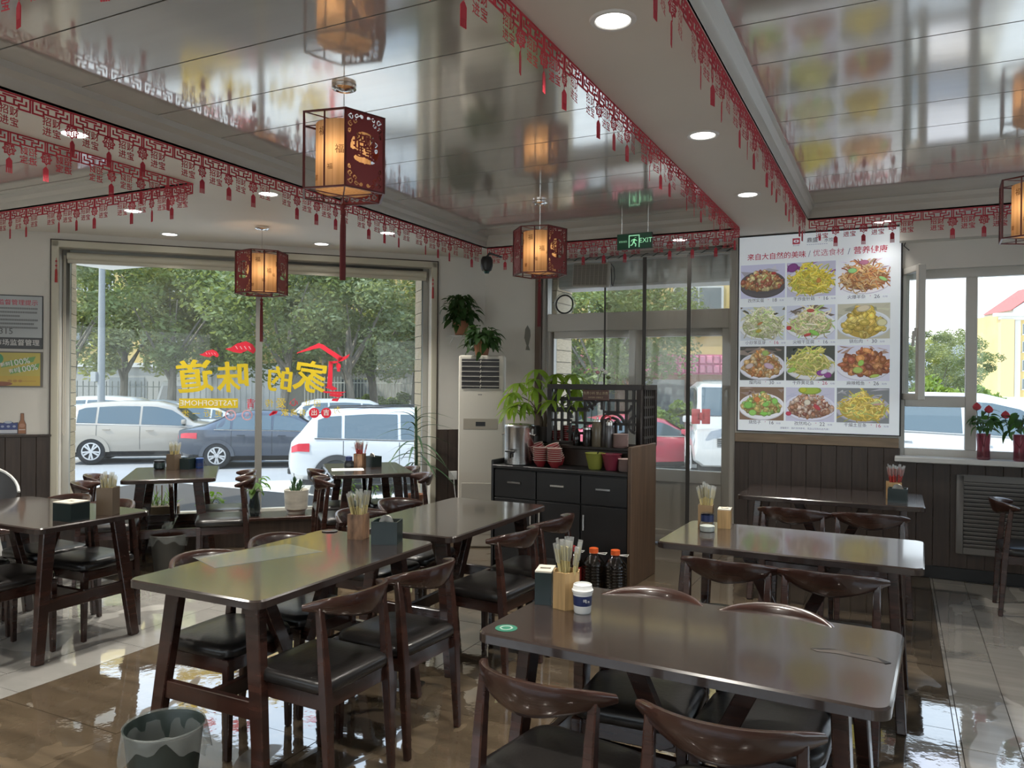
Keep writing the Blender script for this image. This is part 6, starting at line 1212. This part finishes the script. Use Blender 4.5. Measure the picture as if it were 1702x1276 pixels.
def redroof(t):
    B().prismY([(-6.5, 16), (6.5, 16), (6.5, 17.0), (0, 21.5), (-6.5, 17.0)], -.4, 12).obj('gable', mat('bright_frame'), t); b = B(); b.loft([[(-7.0, -.6, 16.8), (-7.0, 12, 16.8)], [(0, -.6, 22.0), (0, 12, 22.0)], [(7.0, -.6, 16.8), (7.0, 12, 16.8)]], cap=False, closed=False); b.obj('roof', mat('red_roof', (.62, .10, .08), .6), t)
    B().box(-9, 9, -1.0, 0, 14.9, 16.0).obj('cornice', mat('bright_frame'), t); B().box(-10, 10, -1.4, 0, 15.6, 16.2).obj('cornice', mat('cornice_grey', (.45, .48, .48), .6), t); B().box(-9, -6.6, -1.2, 0, 0, 15).obj('corner_pilaster', M_ob, t); B().box(-6.2, -5.2, -.5, 0, 0, 15).obj('pilaster', mat('bright_frame'), t)
building('cream and orange block with a red gabled roof beyond the right window', c, A_(18), 18, 16, 12, M_yb, [(z, z + 1.9, [-3.4, 2.0, 7.0], 2.4) for z in (1.6, 5.2, 8.8, 12.2)], roof=redroof)
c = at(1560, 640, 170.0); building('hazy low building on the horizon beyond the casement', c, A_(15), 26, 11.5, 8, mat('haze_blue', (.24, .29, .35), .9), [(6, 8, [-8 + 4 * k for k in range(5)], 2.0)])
c = at(120, 640, 60.0); building('pale office block far behind the trees at the left', c, A_(35), 14, 16, 9, mat('pale_green_render', (.55, .62, .58), .8), [(z, z + 1.8, [-4, 0, 4], 2.6) for z in (4, 8, 12)])

# ================================================================ trees and bushes
def foliage_mesh(name, seed, nclump, nleaf, size, m, rx, rz, z0, flat=1.0):
    r = random.Random(seed); vs = []; fs = []
    for c_ in range(nclump):
        a = r.uniform(0, 2 * PI); e = r.uniform(-1, 1); q = r.uniform(.35, 1.0) ** .6; cx, cy, cz = rx * q * math.cos(a) * math.sqrt(1 - e * e), rx * q * math.sin(a) * math.sqrt(1 - e * e), z0 + rz * q * e
        cr = r.uniform(.5, 1.0) * rx * .30
        for k in range(nleaf):
            while True:
                d = Vector((r.uniform(-1, 1), r.uniform(-1, 1), r.uniform(-1, 1)))
                if .25 < d.length < 1: break
            p = Vector((cx, cy, cz)) + Vector((d.x, d.y, d.z * .75)) * cr; u = Vector((r.uniform(-1, 1), r.uniform(-1, 1), r.uniform(-.6, .6))).normalized(); v = u.cross(Vector((r.uniform(-1, 1), r.uniform(-1, 1), r.uniform(-1, 1)))).normalized(); s = size * r.uniform(.6, 1.3); n = len(vs)
            vs += [p - u * s, p + v * s * .45, p + u * s, p - v * s * .45]; fs.append((n, n + 1, n + 2, n + 3))
    me = bpy.data.meshes.new(name); me.from_pydata(vs, [], fs); me.materials.append(m); me.update(); return me
M_t1 = leafmat('tree_leaf_dark', (.165, .215, .09), .5, .4); M_t2 = leafmat('tree_leaf_yellowish', (.29, .33, .13), .5, .4); M_t3 = leafmat('tree_leaf_grey', (.215, .26, .145), .5, .4); M_bush = leafmat('bush_leaf', (.16, .24, .05), .4, .35); M_trunk = mat('tree_bark', (.20, .18, .15), .85, var=((8, 8, 2), .3))
FOL = [foliage_mesh('foliage', 11, 52, 190, .115, M_t1, 3.3, 3.2, 5.4), foliage_mesh('foliage', 12, 48, 190, .115, M_t2, 3.0, 3.0, 5.2), foliage_mesh('foliage', 13, 52, 190, .11, M_t3, 3.2, 3.4, 5.6)]
BSH = foliage_mesh('foliage', 14, 26, 130, .075, M_bush, 1.0, .62, .72)
def tree(px, d, v, k, lab, lean=0):
    p = at(px, 680, d); t = thing('street_tree', lab, 'tree', (p.x, p.y, GZ), px * .7, 'street trees'); t.scale = (k, k, k); f = inst('foliage', FOL[v], t, kind='stuff'); r = random.Random(px); b = B()
    b.tube([(0, 0, 0), (.08 * lean, 0, 1.3), (.25 * lean, .05, 2.6), (.3 * lean, .0, 4.2)], [.20, .16, .13, .08], 9)
    for q in range(6):
        a = 2 * PI * q / 6 + r.uniform(-.4, .4); z = 1.9 + .25 * q; b.tube([(.2 * lean, 0, z), (.7 * math.cos(a), .7 * math.sin(a), z + 1.1), (1.7 * math.cos(a), 1.7 * math.sin(a), z + 2.6)], [.075, .05, .02], 6)
    b.obj('trunk', M_trunk, t)
for a in ((205, 33, 1, 1.05, 'yellow-green tree beside the lamp post'), (285, 31, 0, 1.10, 'dark leafy tree left of the window bar'), (372, 35, 2, 1.15, 'grey-green tree behind the box truck'), (468, 29, 0, 1.0, 'dark tree with a pale trunk right of the window bar', 1), (588, 30, 2, 1.0, 'grey-green tree in front of the yellow block', 1),
          (625, 33, 0, 1.1, 'dark tree at the right of the big window', 1), (690, 36, 1, 1.1, 'yellow-green tree by the right pier of the big window'), (120, 30, 2, 1.0, 'grey-green tree at the left pier of the big window'), (330, 42, 1, 1.25, 'yellow-green tall tree farther back in the middle'), (540, 41, 2, 1.2, 'grey-green tree farther back behind the house emblem'),
          (1000, 26, 0, .85, 'dark tree beyond the left door leaf'), (955, 30, 1, .9, 'yellow-green tree beyond the transom left end'), (1048, 30, 2, .80, 'grey-green tree in front of the building beyond the door'),
          (1562, 44, 2, .62, 'grey-green tree beyond the open casement'), (1596, 50, 0, .66, 'dark round tree beyond the casement, farther back'), (1530, 50, 1, .66, 'yellow-green tree at the left of the open casement')): tree(*a)
for px, py, d, k, lab in ((1125, 700, 21.0, 1.35, 'round green bush beside the minivan, seen through the door'), (1575, 640, 19.0, 1.25, 'bright green bush beyond the open casement'), (655, 690, 36.0, 1.3, 'green bush behind the white picket fence'), (610, 690, 37.0, 1.2, 'green bush at the foot of the fence, left one'), (1625, 640, 24.0, .8, 'small green bush at the foot of the red-roofed block')):
    p = at(px, py, d); t = thing('bush', lab, 'bush', (p.x, p.y, GZ if px < 1400 else -.22), px); t.scale = (k, k, k * (1.2 if px > 1400 else 1)); inst('foliage', BSH, t, kind='stuff'); b = B()
    for q in range(5): b.tube([(0, 0, 0), (.25 * math.cos(q * 1.3), .25 * math.sin(q * 1.3), .6)], .025, 5)
    b.obj('stems', M_trunk, t)
